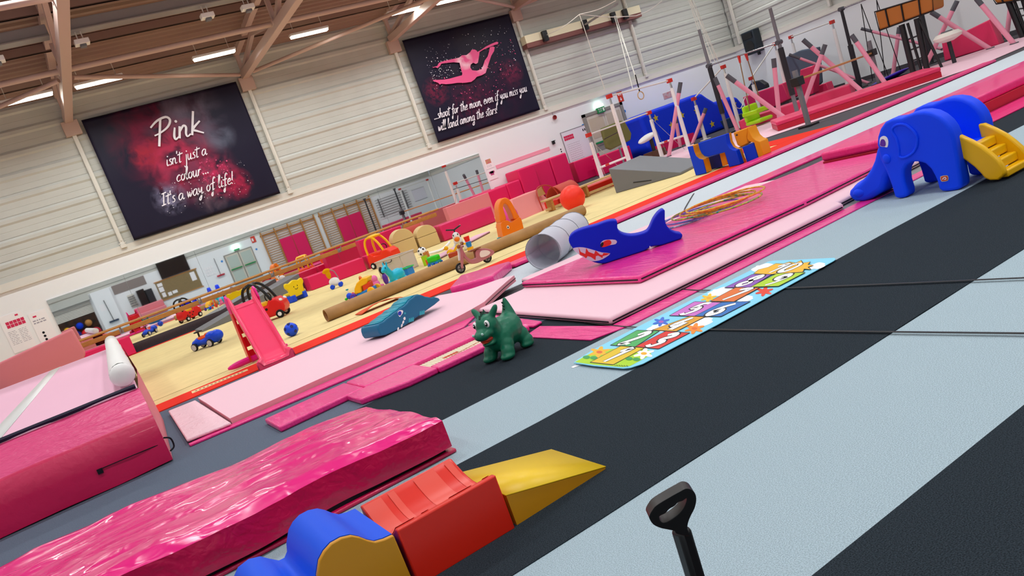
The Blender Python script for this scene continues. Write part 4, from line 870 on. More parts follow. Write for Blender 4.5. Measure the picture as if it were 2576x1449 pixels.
# ---- yellow smiling chair
t = thing('smiley_chair', 'yellow child chair with a smiling face on its back and a blue base', 'chair', (4.5, 18.72, 0), rz=math.radians(-62))
b = MB(); o = smoothpts([(0, -.22, .1), (0, -.24, .3), (0, -.3, .38), (0, -.27, .48), (0, -.15, .46), (0, 0, .5), (0, .15, .46), (0, .27, .48), (0, .3, .38), (0, .24, .3), (0, .22, .1)], 3)
MB().prism(o, (.07, 0, 0)).build('backrest', plas('chair_yellow', '#f0d004'), t, bevel=.02, seg=3); MB().box((-.26, -.2, .18), (.0, .2, .24)).build('seat', 'chair_yellow', t, bevel=.02)
MB().box((-.26, -.24, 0), (.1, -.12, .16)).build('leg', 'blue_plastic', t, bevel=.02); MB().box((-.26, .12, 0), (.1, .24, .16)).build('leg', 'blue_plastic', t, bevel=.02)
for y in (-.06, .06): MB().ell((.072, y, .34), (.004, .012, .018)).build('eye', 'black', t)
MB().tube(smoothpts([(.073, -.05, .29), (.073, 0, .265), (.073, .05, .29)], 4), .006, 6).build('smile', 'black', t)
# ---- grey wedge next to mirror
def wedge(label, pts_b, hz, m_s, m_t):
    """pts_b: four floor corners (low,low,high,high order)"""
    c = sum((Vector((x, y, 0)) for x, y in pts_b), Vector()) / 4; t = thing('foam_wedge', label, 'foam wedge', (c.x, c.y, .002))
    a = [(x - c.x, y - c.y) for x, y in pts_b]; lo = .05
    v = [(x, y, 0) for x, y in a] + [(a[0][0], a[0][1], lo), (a[1][0], a[1][1], lo), (a[2][0], a[2][1], hz), (a[3][0], a[3][1], hz)]
    MB().add(v, [(0, 1, 2, 3), (0, 1, 5, 4), (1, 2, 6, 5), (2, 3, 7, 6), (3, 0, 4, 7), (4, 5, 6, 7)]).build('foam_body', m_s, t, bevel=.012, seg=2)
    u = Vector((0, 0, .002)); MB().poly([Vector(v[i]) * .985 + u for i in (4, 5, 6, 7)]).build('top_cover', m_t, t, solid=.004)
    return t
wedge('dark grey foam incline wedge standing beside the mirror behind the ladybird car', [(2.4, 21.9), (2.4, 20.6), (5.2, 20.6), (5.2, 21.9)], .52, 'grey_foam', 'grey_top')
t = wedge('big grey foam wedge on the yellow floor in front of the high bar', [(11.05, 12.12), (12.3, 12.6), (11.85, 14.1), (10.52, 13.62)], .55, 'grey_foam', 'grey_top')
MB().tube([(-.75, .05, .12), (-.6, -.35, .06)], .012, 6).build('carry_handle', 'black', t)
# ---- giraffe push toy
t = thing('animal_walker', 'white push-along animal with a fuzzy yellow head and blue wheels', 'push toy', (5.2, 17.85, 0), rz=math.radians(-20))
b = MB(); b.ell((.02, 0, .16), (.13, .08, .1)); b.ell((.06, 0, .12), (.1, .085, .07)); b.blob('body', 'white_plastic', t, .014, 4)
b = MB(); b.ell((-.05, 0, .36), (.06, .06, .11)); b.ell((-.06, 0, .46), (.09, .075, .05)); b.ell((-.11, 0, .44), (.06, .05, .04)); b.blob('head', mat('plush_yellow', '#e8a508', .9, .1, bump=.8, bscale=60), t, .014, 3)
MB().tube(smoothpts([(.02, .05, .45), (.1, .05, .38), (.14, .05, .2)], 4), .012, 6).build('handle', 'rim_grey', t)
for x in (-.06, .14):
    for s in (-1, 1): wheel(t, (x, s * .1, .055), .055, .04, 'blue_plastic', 'blue_plastic')
# ---- turquoise horse hopper
t = thing('hopper_toy', 'turquoise inflatable horse hopper behind the paper roll', 'hopper toy', (4.9, 13.05, 0), rz=math.radians(205))
b = MB(); b.ell((-.06, 0, .17), (.15, .12, .12)); b.ell((.04, 0, .17), (.1, .1, .11))
for i in range(5): b.ell((.1 + i * .018, 0, .22 + i * .03), (.062, .06, .06))
b.ell((.19, 0, .36), (.07, .058, .055)); b.ell((.24, 0, .335), (.05, .048, .042))
for s in (-1, 1):
    b.ell((.1, s * .08, .06), (.05, .045, .06)); b.ell((-.13, s * .09, .06), (.05, .045, .06)); b.tube([(.16, s * .03, .39), (.155, s * .045, .44), (.155, s * .05, .49)], [.02, .018, .006], 8)
b.ell((-.2, 0, .24), (.025, .025, .03)); b.blob('body', 'cyan_rubber', t, .012, 5)
for s in (-1, 1): MB().ell((.225, s * .05, .375), (.01, .008, .014)).build('eye', 'black', t)
t = thing('zebra_rattle', 'small black and violet striped toy peeking out behind the turquoise horse', 'toy', (4.95, 13.75, 0)); MB().ell((0, 0, .12), (.05, .05, .12)).build('body', 'purple_plastic', t); MB().ell((-.02, 0, .3), (.04, .04, .07)).cyl((0, 0, .2), (-.01, 0, .28), .025, n=10).build('head', 'black_plastic', t)
# ---- baby walker and small toys
t = thing('baby_walker', 'orange and yellow baby walker with purple and yellow wheels', 'push toy', (4.36, 13.32, 0), rz=math.radians(-50))
MB().prism([(x, -.09, z) for x, z in ((-.2, .04), (.2, .07), (.2, .14), (-.2, .08))], (0, .18, 0)).build('base', plas('walker_blue', '#1480d8'), t, bevel=.015)
MB().prism([(x, -.1, z) for x, z in ((-.18, .1), (-.02, .1), (0, .2), (.14, .22), (.2, .32), (.08, .34), (-.06, .28), (-.14, .2))], (0, .2, 0)).build('frame', 'yellow_plastic', t, bevel=.02)
MB().prism([(x, -.07, z) for x, z in ((-.0, .1), (.16, .1), (.18, .24), (.02, .22))], (0, .14, 0)).build('front_panel', plas('walker_red', '#e8401a'), t, bevel=.015)
for s in (-1, 1): wheel(t, (-.2, s * .11, .065), .065, .05, 'purple_plastic', 'blue_plastic', hubr=.35); wheel(t, (.19, s * .12, .075), .075, .05, 'yellow_plastic', 'silver_plastic', hubr=.2)
def stack(name, label, x, y, parts):
    t = thing(name, label, 'toy', (x, y, 0))
    for nm, c, r, m in parts: MB().ell(c, r, 16, 10).build(nm, m, t)
    return t
stack('stacking_toy', 'small stack of blue and green toy beads with a blue top', 4.25, 13.95, [('bead', (0, 0, .06), (.06, .06, .06), 'blue_plastic'), ('bead', (-.07, .03, .025), (.03, .03, .025), 'green_plastic'), ('bead', (.09, .03, .05), (.035, .03, .05), 'red_plastic'), ('stem', (.0, 0, .14), (.012, .012, .04), 'white_plastic'), ('cap', (0, 0, .185), (.03, .03, .014), 'teal_plastic')])
t = thing('ring_rattle', 'orange and yellow looped rattle toy behind the baby walker', 'toy', (4.52, 13.8, 0)); MB().tube([(.0, .06 * math.cos(a), .24 + .09 * math.sin(a)) for a in [2 * PI * k / 20 for k in range(20)]], .018, 8, True).build('loop', plas('rattle_orange', '#f0641a'), t); MB().ell((0, 0, .08), (.06, .06, .08)).build('base', 'walker_red', t)
stack('plush_octopus', 'pink plush octopus sitting behind the baby walker', 4.75, 13.75, [('head', (0, 0, .2), (.06, .06, .07), mat('plush_pink', '#f07ab4', .9, .1)), ('body', (0, 0, .1), (.07, .07, .08), 'plush_pink'), ('arm', (-.08, 0, .04), (.06, .03, .03), 'plush_pink'), ('arm', (.08, 0, .04), (.06, .03, .03), 'plush_pink')])
t = thing('activity_cube', 'small blue and green activity box behind the turquoise horse', 'toy', (5.3, 13.45, 0), rz=.5); MB().box((-.1, -.08, .015), (.1, .08, .2)).build('box', 'walker_blue', t, bevel=.01)
b = MB()
for z in (.012, .2): b.tube([(-.11, -.09, z), (.11, -.09, z), (.11, .09, z), (-.11, .09, z)], .012, 6, True)
b.build('edge_rail', plas('cube_green', '#1db84a'), t)
o = MB().cyl((0, 0, .012), (.07, 0, .012), .012, n=10).build('crayon', plas('lilac', '#b48ac0')); o.location = (3.95, 13.35, 0); o.rotation_euler = (0, 0, .4); tag(o, 'small lilac peg lying on the yellow floor before the baby walker', 'toy')
# ---- clear toy crate
t = thing('toy_crate', 'clear plastic storage crate full of toys with a dark carry handle', 'storage box', (5.86, 15.3, 0), rz=math.atan2(-.75, .35))
MB().box((-.36, -.22, 0), (.36, .22, .02)).box((-.36, -.22, 0), (-.345, .22, .36)).box((.345, -.22, 0), (.36, .22, .36)).box((-.36, -.22, 0), (.36, -.205, .36)).box((-.36, .205, 0), (.36, .22, .36)).build('tub', mat('crate_clear', '#e9dfd2', .25, .5, alpha=.72), t)
MB().tube([(-.37, -.23, .36), (.37, -.23, .36), (.37, .23, .36), (-.37, .23, .36)], .012, 6, True).build('rim', 'crate_clear', t)
MB().tube(smoothpts([(-.12, -.23, .33), (-.1, -.25, .29), (.1, -.25, .29), (.12, -.23, .33)], 3), .008, 6).build('handle', 'black_plastic', t)
for i in range(16):
    r = random.Random(i); o = MB().ell((0, 0, 0), (.05 + .03 * r.random(), .04, .04), 10, 7).build('toy_brick', [plas('c_or', '#e0a040'), 'green_plastic', 'walker_red', 'teal_plastic', plas('c_gr', '#9a9a90'), 'yellow_plastic'][i % 6]); o.parent = t; o.location = (r.uniform(-.2, .29), r.uniform(-.14, .14), .07 + .05 * (i % 4))
t = thing('alphabet_cards', 'lime green and orange picture card box standing beside the toy crate', 'toy box', (6.2, 14.55, 0), rz=.7); MB().box((-.09, -.05, 0), (.0, .05, .2)).build('card_box', 'lime_plastic', t, bevel=.005); MB().box((.005, -.03, 0), (.16, .03, .26)).build('picture_board', mat('picboard', '#d9a04a', .6, col2='#c05a2a', vscale=18), t, bevel=.004)
slab('gym_board', 'long flat pale pink folded gym board on the yellow floor', 'mat', [(6.4, 15.0), (6.45, 14.6), (8.7, 16.25), (8.5, 16.65)], .002, .05, MATS['candy'], .01, seam=.35)
t = thing('toy_truck', 'little green toy truck with a blue base', 'toy truck', (6.03, 13.8, 0), rz=math.atan2(-.38, .04) + .3)
MB().box((-.13, -.08, .08), (.13, .08, .2)).build('tipper', 'green_plastic', t, bevel=.04, seg=3); MB().box((-.13, -.07, .045), (.13, .07, .09)).build('chassis', 'teal_plastic', t, bevel=.01); MB().box((-.17, -.06, .06), (-.12, .06, .16)).build('cab', 'walker_red', t, bevel=.01)
for x in (-.1, 0, .1):
    for s in (-1, 1): wheel(t, (x, s * .075, .035), .035, .03, 'blue_plastic', 'teal_plastic')
# cow ride-on
t = thing('cow_walker', 'white and black cow ride-on with an orange snout and round wheels', 'ride-on toy', (7.05, 14.62, 0), rz=math.radians(-118))
b = MB(); b.ell((0, 0, .22), (.2, .1, .09)); b.ell((.2, 0, .33), (.09, .08, .1)); b.blob('body', 'white_plastic', t, .015, 4); MB().ell((.28, 0, .28), (.06, .06, .05)).build('snout', 'orange_plastic', t)
MB().tube([(.14, -.16, .52), (.14, 0, .47), (.14, .16, .52)], .016, 8).cyl((.14, 0, .4), (.14, 0, .48), .014, n=8).build('handlebar', 'black_plastic', t)
for s in (-1, 1): MB().ell((.26, s * .045, .37), (.014, .014, .02)).build('eye', 'black', t); wheel(t, (.16, s * .1, .09), .09, .04, 'white_plastic', 'black_plastic', hubr=.4); wheel(t, (-.15, s * .1, .09), .09, .04, 'white_plastic', 'black_plastic', hubr=.4)
for x, y in ((-.08, .06), (.04, -.05), (-.02, .02)): MB().ell((x, y, .29), (.04, .03, .02)).build('patch', 'black_plastic', t)
t = thing('white_trough', 'curved white plastic toy piece lying near the cow ride-on', 'toy', (7.5, 16.5, 0)); MB().tube(smoothpts([(-.3, .1, .05), (0, 0, .035), (.3, .12, .12)], 6), .03, 8).build('shell', 'white_plastic', t)
t = thing('toy_digger', 'small brown and orange toy digger', 'toy truck', (6.35, 13.55, 0), rz=-.8); MB().box((-.1, -.06, .04), (.1, .06, .14)).build('cab', plas('digger_red', '#b03a1a'), t, bevel=.02); MB().box((-.12, -.08, 0), (.12, .08, .045)).build('track', 'black_rubber', t, bevel=.015); MB().bar((.0, 0, .12), (.14, 0, .24), .04, .04).bar((.14, 0, .24), (.3, 0, .22), .035, .035).build('arm', 'yellow_plastic', t)
t = thing('toy_duck', 'small yellow and orange duck toy on wheels', 'toy', (6.6, 14.2, 0), rz=2.2); MB().ell((0, 0, .1), (.08, .05, .06)).ell((.06, 0, .2), (.045, .04, .045)).build('body', 'yellow_plastic', t); MB().ell((.11, 0, .19), (.03, .025, .012)).build('beak', 'orange_plastic', t)
for s in (-1, 1): wheel(t, (0, s * .06, .05), .05, .02, 'white_plastic', 'black_plastic')
t = thing('peg_tower', 'red blue and yellow cup tower standing behind the scooter front', 'toy', (6.75, 13.6, 0))
for i, (c, r) in enumerate((('yellow_plastic', .07), ('walker_blue', .06), ('red_plastic', .06))): MB().lathe([(0, i * .11), (r * .8, i * .11), (r, i * .11 + .1), (0, i * .11 + .1)], 16).build('cup', c, t)
# ---- scooter
s0, s1 = P(1159, 689), P(1227, 661.5); f, n = tracer(1040, 590, 11.709, (s0.x, s0.y), (s1.x - s0.x, s1.y - s0.y))
t = thing('balance_scooter', 'dusty pink wooden balance scooter with cream panels by the paper roll', 'scooter', (s0.x, s0.y, 0))
pk = mat('scooter_pink', '#b9747c', .45, .4); br_ = mat('scooter_brown', '#8a5436', .5, .4)
tp(t, 'body', pk, f, [(1480, 480), (1570, 640), (1690, 725), (1800, 715), (1850, 680), (1830, 560), (1850, 470), (1920, 425), (2090, 402), (2290, 440), (2395, 510), (2330, 610), (2110, 740), (1900, 840), (1750, 862), (1650, 820), (1560, 740), (1470, 640)], n, .09, .03, .008, 2)
tp(t, 'cream_panel', mat('cream', '#efe2da', .5), f, [(1955, 590), (1975, 500), (2050, 465), (2180, 465), (2265, 515), (2230, 590), (2110, 650), (1990, 672)], n, .004, .036, 0, 2)
tp(t, 'fork', pk, f, [(1385, 420), (1430, 320), (1470, 480), (1480, 700), (1470, 980), (1440, 1015), (1415, 960), (1400, 700)], n, .03, .05, .005)
tp(t, 'front_shield', 'white_plastic', f, [(1290, 310), (1335, 272), (1400, 280), (1412, 420), (1395, 560), (1385, 765), (1335, 775), (1320, 600), (1300, 430)], n, .02, .0, .005)
tp(t, 'lamp_disc', mat('lamp_yellow', '#d8c22a', .4), f, [(1285, 350), (1300, 290), (1335, 280), (1368, 310), (1365, 390), (1335, 420), (1300, 410)], n, .02, .02, .003, 2)
tp(t, 'seat', br_, f, [(1672, 495), (1690, 470), (1960, 365), (1990, 370), (1980, 390), (1860, 440), (1720, 512)], n, .12, .045, .006, 2); tp(t, 'seat_post', br_, f, [(1780, 480), (1870, 440), (1850, 520), (1860, 640), (1830, 690), (1810, 600)], n, .04, .01)
hA, hB = f([(1250, 370)])[0] - n * .12, f([(1510, 250)])[0] + n * .12
MB().cyl(hA, hB, .012, n=8).build('handlebar', br_, t, at='world'); MB().ell(hA, .03).build('hand_knob', br_, t, at='world'); MB().ell(hB, .03).build('hand_knob', br_, t, at='world')
for q, r in (((1400, 985), .083), ((2195, 725), .08)):
    c = f([q])[0]; c.z = r; cl = c + n * .02 - Vector(t.location); w_ = wheel(t, cl, r, .035, 'black_rubber', 'rim_grey', n, .68)
    b = MB(); u = Vector((-n.y, n.x, 0))
    for k in range(5): a = 2 * PI * k / 5; b.bar(cl - n * .021, cl - n * .021 + (u * math.cos(a) + Vector((0, 0, 1)) * math.sin(a)) * r * .62, .008, .016)
    b.build('spoke', mat('spoke_dark', '#4a4548', .5), w_)
# ---- brown paper carpet tube
e0, e1 = Vector((3.14, 11.85, .1)), Vector((8.42, 12.0, .1))
t = thing('paper_tube', 'long brown cardboard carpet tube lying along the yellow floor', 'cardboard tube', (5.78, 11.92, 0)); b = MB(); ax = (e1 - e0).normalized(); u = ax.cross(Vector((0, 0, 1))).normalized(); R1, R2 = .1, .088; N = 28
vs = []
for c in (e0, e1):
    for R_ in (R1, R2): vs += [c + (u * math.cos(2 * PI * k / N) + Vector((0, 0, 1)) * math.sin(2 * PI * k / N)) * R_ for k in range(N)]
fs = []
for k in range(N):
    j = (k + 1) % N; fs += [(k, j, 2 * N + j, 2 * N + k), (N + k, 3 * N + k, 3 * N + j, N + j), (k, N + k, N + j, j), (2 * N + k, 2 * N + j, 3 * N + j, 3 * N + k)]
b.add([v - Vector(t.location) for v in vs], fs); b.build('paper_wrap', mat('kraft', '#a98256', .7, .2, var=.12, vscale=3, bump=.15, bscale=8), t, smooth=40)
b = MB(); b.cyl(e0 + ax * .05 - Vector(t.location), e0 + ax * .06 - Vector(t.location), .087, n=24); b.build('inner_roll', mat('roll_red', '#8a3a20', .9), t)
t = thing('carpet_flap', 'rumpled orange red carpet offcut beside the end of the paper tube', 'carpet piece', (3.75, 11.1, 0))
def flp(u, v): x = -.35 + .7 * u; y = -.15 + .3 * v; return (x, y, .012 + .07 * math.sin(PI * u) * (1 - .5 * v) + .01 * noise.noise((x * 9, y * 9, 0)))
b = MB(); b.grid(flp, 14, 8); b.build('pile', mat('flap_orange', '#d8552e', .9), t, solid=.008, fix=False)
# ---- foam blocks near mirror
mat('beige_foam', '#d5bb82', .6, .3, bump=.08, bscale=6)
slab('foam_block', 'low hot pink foam block along the mirror beside the grey wedge', 'foam block', [(5.26, 20.8), (5.26, 20.15), (6.72, 19.75), (6.85, 20.4)], .002, .36, MATS['hot'], .02)
slab('foam_block', 'low hot pink foam block with a black handle behind the yellow roofed coupe', 'foam block', [(6.93, 20.4), (6.83, 19.75), (7.5, 19.6), (7.55, 20.25)], .002, .36, MATS['hot'], .02)
slab('foam_board', 'tall crimson pink foam panel standing behind the yellow roofed coupe', 'foam block', [(7.1, 21.0), (7.08, 20.65), (8.3, 20.35), (8.35, 20.7)], .002, .78, MATS['hot'], .02)
for i, (lab, x, y, w, h) in enumerate((('tall beige foam arch block beside the crimson foam panel', 7.9, 19.66, .6, .72), ('short beige foam arch block beside the long magenta block', 8.52, 19.5, .56, .6))):
    t = thing('arch_block', lab, 'foam block', (x, y, .002), rz=math.atan2(-.22, .97)); r = w / 2; k = h - r * .8
    MB().box((-r, -.3, 0), (r, .3, k * .86)).build('lower_block', 'beige_foam', t, bevel=.012)
    MB().prism([(-r, -.3, k * .88)] + [(-r * math.cos(PI * j / 14), -.3, k * .88 + (h - k * .88) * math.sin(PI * j / 14)) for j in range(1, 14)] + [(r, -.3, k * .88)], (0, .6, 0)).build('round_top', 'beige_foam', t, bevel=.01)
slab('foam_block', 'long magenta vinyl block lying in front of the rosy panel', 'foam block', [(8.86, 19.15), (10.5, 19.05), (10.6, 19.75), (8.95, 19.85)], .002, .46, wrinkle('mag_block', '#d91463', .35, .25, 2, (1, 1, 1), 1, .2), .04)
slab('foam_board', 'flat rosy pink foam panel standing between barre end and hot pink blocks', 'foam block', [(10.35, 21.75), (10.35, 21.5), (11.8, 21.3), (11.8, 21.55)], .002, .78, MATS['rosy'], .015)
for i, (x0, x1, h, lab) in enumerate(((11.82, 12.75, .8, 'hot pink wall block nearest the mirror end'), (12.75, 13.3, .82, 'hot pink wall block below the two posters'), (13.32, 14.0, 1.12, 'tall hot pink wall block with a stepped front under the pink strip'), (14.02, 14.68, 1.12, 'tall hot pink wall block in the middle under the pink strip'), (14.7, 15.4, 1.12, 'tall hot pink wall block at the end beside the white post'))):
    slab('wall_block', lab, 'foam block', [(x0, 22.6), (x0, 21.75 + .1 * (i > 2)), (x1, 21.75 + .1 * (i > 2)), (x1, 22.6)], .002, h, MATS['hot'], .05, seg=4)
for i, (x0, x1, h, y) in enumerate(((15.75, 16.9, .72, 22.1), (16.2, 17.6, .62, 21.3))):
    slab('wall_block', ['hot pink block under the whiteboard', 'hot pink block standing before the door frame'][i], 'foam block', [(x0, y + .4), (x0, y), (x1, y), (x1, y + .4)], .002, h, MATS['hot'], .03)
# ---- play tents by the orange ball
t = thing('play_tent', 'salmon pink fabric play tent with a red framed opening', 'play tent', (10.25, 16.95, 0), rz=math.atan2(.6, 2.2), s=.86)
MB().add([(-1.0, -.45, 0), (.75, -.45, 0), (.75, .45, 0), (-1.0, .45, 0), (-.55, -.1, .62), (.5, -.25, .62), (.5, .25, .62), (-.55, .1, .62)], [(0, 1, 5, 4), (1, 2, 6, 5), (2, 3, 7, 6), (3, 0, 4, 7), (4, 5, 6, 7)]).build('canvas', mat('tent_salmon', '#e58d8a', .7, .2, bump=.2, bscale=6), t, bevel=.03)
MB().tube(smoothpts([(.15, -.5, 0), (.15, -.47, .4), (.25, -.4, .6), (.5, -.35, .68), (.8, -.4, .62), (1.0, -.45, .4), (1.05, -.5, 0)], 4), .018, 8).build('frame_hoop', mat('tent_red', '#b5351c', .5), t)
MB().prism([(.2, -.48, .42), (.5, -.48, .42), (.5, -.42, .66), (.3, -.42, .62)], (0, .02, 0)).build('window_flap', mat('flap_tan', '#b08348', .7), t); MB().tube([(.5, -.49, 0), (.5, -.45, .66)], .015, 6).build('frame_pole', 'tent_red', t)
t = thing('play_canopy', 'curved red brown tunnel canopy between the tent and the white post', 'play tent', (11.75, 17.35, 0), rz=math.atan2(.35, 1.3), s=.62)
b = MB(); b.grid(lambda u, v: (-.6 + 1.2 * u, -.5 * math.cos(PI * v), .08 + .62 * math.sin(PI * v)), 10, 14); b.build('canopy', mat('canopy_rust', '#c5493a', .6, .3), t, solid=.01, fix=False)
for x in (-.6, .6): MB().tube([(x, -.5 * math.cos(PI * k / 14), .0 + .7 * math.sin(PI * k / 14)) for k in range(15)], .016, 6).build('frame_hoop', 'tent_red', t)
# ================================================================ elephant slide
EX = 5.86
t = thing('elephant_slide', 'blue plastic elephant climbing slide with a yellow step ladder', 'slide', (6.05, 3.9, .001))
eb = mat('elephant_blue', '#0044f8', .5, .22)
def ez(L, X): return [PX(1976 + a / 4.262, 200 + b / 4.262, X) for a, b in L]
bodyL = [(1130, 425), (1240, 410), (1310, 380), (1390, 352), (1480, 345), (1570, 360), (1650, 400), (1720, 460), (1770, 530), (1805, 620), (1830, 750), (1850, 850), (1862, 960), (1885, 1080), (1893, 1165), (1830, 1195), (1740, 1207), (1668, 1208), (1640, 1180), (1620, 1100), (1590, 1030), (1550, 960), (1490, 905), (1420, 885), (1350, 890), (1300, 920), (1270, 970), (1262, 1030), (1270, 1100), (1300, 1200), (1305, 1262), (1250, 1280), (1190, 1282), (1165, 1262), (1130, 1140), (1100, 1060), (1060, 960), (1010, 860), (985, 740), (975, 700), (980, 620), (1010, 530), (1060, 460)]
pts = ez(bodyL, EX); zf = min(p.z for p in pts)
pts = [Vector((p.x, p.y, max(.002, p.z - zf + .002 if p.z < .12 else p.z))) for p in pts]
for i, (dx, nm) in enumerate(((0, 'side_panel'), (.42, 'side_panel'))):
    o = MB().prism([p + Vector((dx, 0, 0)) for p in pts], (.13, 0, 0)).build(nm, eb, t, at='world', bevel=.035, seg=4)
tr = ez([(985, 700), (960, 770), (935, 880), (900, 960), (850, 1040), (780, 1110), (710, 1160), (672, 1200), (666, 1240), (690, 1290), (740, 1316), (830, 1316), (900, 1290), (980, 1235), (1040, 1190), (1068, 1120), (1080, 1060), (1120, 1000), (1150, 860), (1100, 740)], EX + .06)
tr = [Vector((p.x, p.y, max(p.z, .002))) for p in tr]
MB().prism(tr, (.4, 0, 0)).build('trunk', eb, t, at='world', bevel=.06, seg=5, smooth=60); MB().ell((6.1, 4.46, .09), (.2, .13, .088), 24, 14).build('trunk_tip', eb, t, at='world')
MB().box((5.98, 3.52, .26), (6.3, 4.2, .3)).build('deck', eb, t, at='world', bevel=.01)
ear = smoothpts(ez([(1150, 520), (1200, 485), (1280, 485), (1360, 540), (1410, 620), (1405, 720), (1360, 790), (1280, 835), (1220, 825), (1215, 740), (1190, 640), (1150, 570)], EX - .004), 3, True)
MB().prism(ear, (.02, 0, 0)).build('ear', eb, t, at='world', bevel=.009, seg=3, smooth=180)
MB().tube(ear, .011, 8, True).build('ear_rim', eb, t, at='world')
def ed(nm, L, m, off): MB().prism(smoothpts(ez(L, EX - off), 2, True), (.004, 0, 0)).build(nm, m, t, at='world')
ed('eye', [(1008, 670), (1015, 625), (1050, 605), (1085, 620), (1102, 665), (1092, 725), (1060, 722), (1015, 715)], 'white_plastic', .003); ed('pupil', [(1012, 690), (1025, 645), (1055, 645), (1072, 680), (1065, 718), (1018, 712)], 'purple_plastic', .006)
MB().ell(ez([(1085, 850)], EX - .0)[0], (.02, .035, .04), 14, 10).build('cheek', eb, t, at='world')
ed('maker_sticker', [(1660, 1040), (1725, 1028), (1745, 1045), (1740, 1085), (1680, 1096), (1665, 1080)], plas('sticker_edge', '#c9b28a'), .003); ed('maker_sticker', [(1668, 1045), (1722, 1036), (1736, 1048), (1732, 1080), (1684, 1088), (1672, 1078)], plas('sticker_red', '#d23a1c'), .006)
w = ez([(1685, 1075), (1690, 1058), (1715, 1050), (1720, 1068), (1700, 1072)], EX - .011); MB().ribbon(smoothpts(w, 3), .006, (-1, 0, 0)).build('maker_mark', 'white_plastic', t, at='world')
ye = plas('step_yellow', '#efb606', .35)
st = ez([(1800, 605), (1860, 600), (1990, 660), (2100, 720), (2190, 790), (2270, 860), (2325, 930), (2350, 1010), (2330, 1040), (2280, 1082), (2190, 1085), (2130, 1060), (2080, 1000), (2020, 940), (1940, 880), (1880, 840), (1850, 800), (1830, 720)], 5.93)
st = [Vector((p.x, p.y, max(p.z, .003))) for p in st]
for dx in (0, .33): MB().prism([p + Vector((dx, 0, 0)) for p in st], (.05, 0, 0)).build('step_stringer', ye, t, at='world', bevel=.015, seg=3)
ys = [p.y for p in st]; ya, yb = max(ys), min(ys)
for i in range(4):
    y1 = ya - .03 - i * (ya - yb - .05) / 4; y0 = y1 - (ya - yb - .05) / 4 - .02; zt = .30 - i * .075
    MB().box((5.975, y0, max(.02, zt - .07)), (6.265, y1, zt)).build('step', ye, t, at='world', bevel=.012)
# ================================================================ far end of the hall
wrinkle('pink_far', '#dc2a5e', .45, .2, 2, (1, 1, 1), 1, .1); mat('tube_pink', '#e896ab', .6, .3, bump=.15, bscale=12); mat('grip_grey', '#55565c', .6, .3)
mat('leg_white', '#eceae6', .35, .5); mat('joint_red', '#c8281c', .4, .5); mat('post_dark', '#26262b', .5, .4); mat('post_grey', '#77777c', .4, .5); mat('bar_fibre', '#d8d4cc', .35, .5); mat('olive', '#6a6a3c', .7, .2); mat('sheet_blue', '#0032dc', .5, .25, bump=.3, bscale=5); mat('rope', '#e6e2d6', .8)
def up_(b, tpx):
    p = P(*b); return p, Vector((p.x, p.y, HT(tpx[0], tpx[1], p)))
def bars(name, label, posts, mt, cross=(), cat='gym bars', barr=.022, joint=True, bmat='bar_fibre', w=.105):
    """uprights given as (base px, top px); a bar joins the tops"""
    q = [up_(*p) for p in posts]; c = sum((a for a, _ in q), Vector()) / len(q); t = thing(name, label, cat, (c.x, c.y, 0))
    for a, b in q:
        MB().box((a.x - .16, a.y - .09, 0), (a.x + .16, a.y + .09, .03)).build('foot_plate', mt, t, at='world', bevel=.006)
        MB().cyl(a, b - Vector((0, 0, .22)), w * .62, w * .5, n=14).build('upright', mt, t, at='world')
        MB().cyl(b - Vector((0, 0, .24)), b, w * .3, n=10).build('inner_tube', 'chrome', t, at='world')
        if joint: MB().box((b.x - .08, b.y - .05, b.z - .06), (b.x + .08, b.y + .05, b.z + .05)).build('bar_head', 'joint_red', t, at='world', bevel=.01)
    for (a, b), (c_, d_) in zip(q[:-1], q[1:]): MB().cyl(b, d_, barr, n=12).build('bar', bmat, t, at='world')
    return t, q
t1, q1 = bars('uneven_bars', 'white framed low bar with red bar heads behind the grey wedge', [((1518, 458), (1470, 343)), ((1666, 396), (1611, 291))], 'leg_white')
t2, q2 = bars('uneven_bars', 'white framed high bar with red bar heads in front of the blue starry sheet', [((1592, 436), (1524, 245)), ((1735, 378), (1683, 203))], 'leg_white')
for tt, q in ((t2, q2),):
    for (a, b), (c_, d_) in zip(q1, q2):
        m1 = a.lerp(b, .3); m2 = c_.lerp(d_, .22); MB().cyl(m1, m2, .03, n=10).build('spreader', 'leg_white', tt, at='world'); MB().cyl(m1.lerp(m2, .25), m1.lerp(m2, .38), .033, n=10).build('spreader_sleeve', 'joint_red', tt, at='world')
        for k in (.9, .55): MB().cyl(b - Vector((0, 0, .15)), a + Vector((.5 * (k - .7) * 4, -.6, .02)), .006, n=5).build('tension_wire', 'chrome', tt, at='world')
t3, q3 = bars('uneven_bars', 'white framed single bar beside the dark rope swing post', [((1775, 352), (1732, 253)), ((1862, 322), (1808, 172))], 'leg_white')
t4, q4 = bars('uneven_bars', 'white framed bar with red heads behind the lime swing seat', [((1990, 268), (1945, 112)), ((1917, 298), (1866, 205))], 'leg_white')
t5, q5 = bars('uneven_bars', 'white framed bar with red heads near the crossed pink struts', [((2030, 250), (2014, 84)), ((2135, 225), (2120, 45))], 'leg_white')
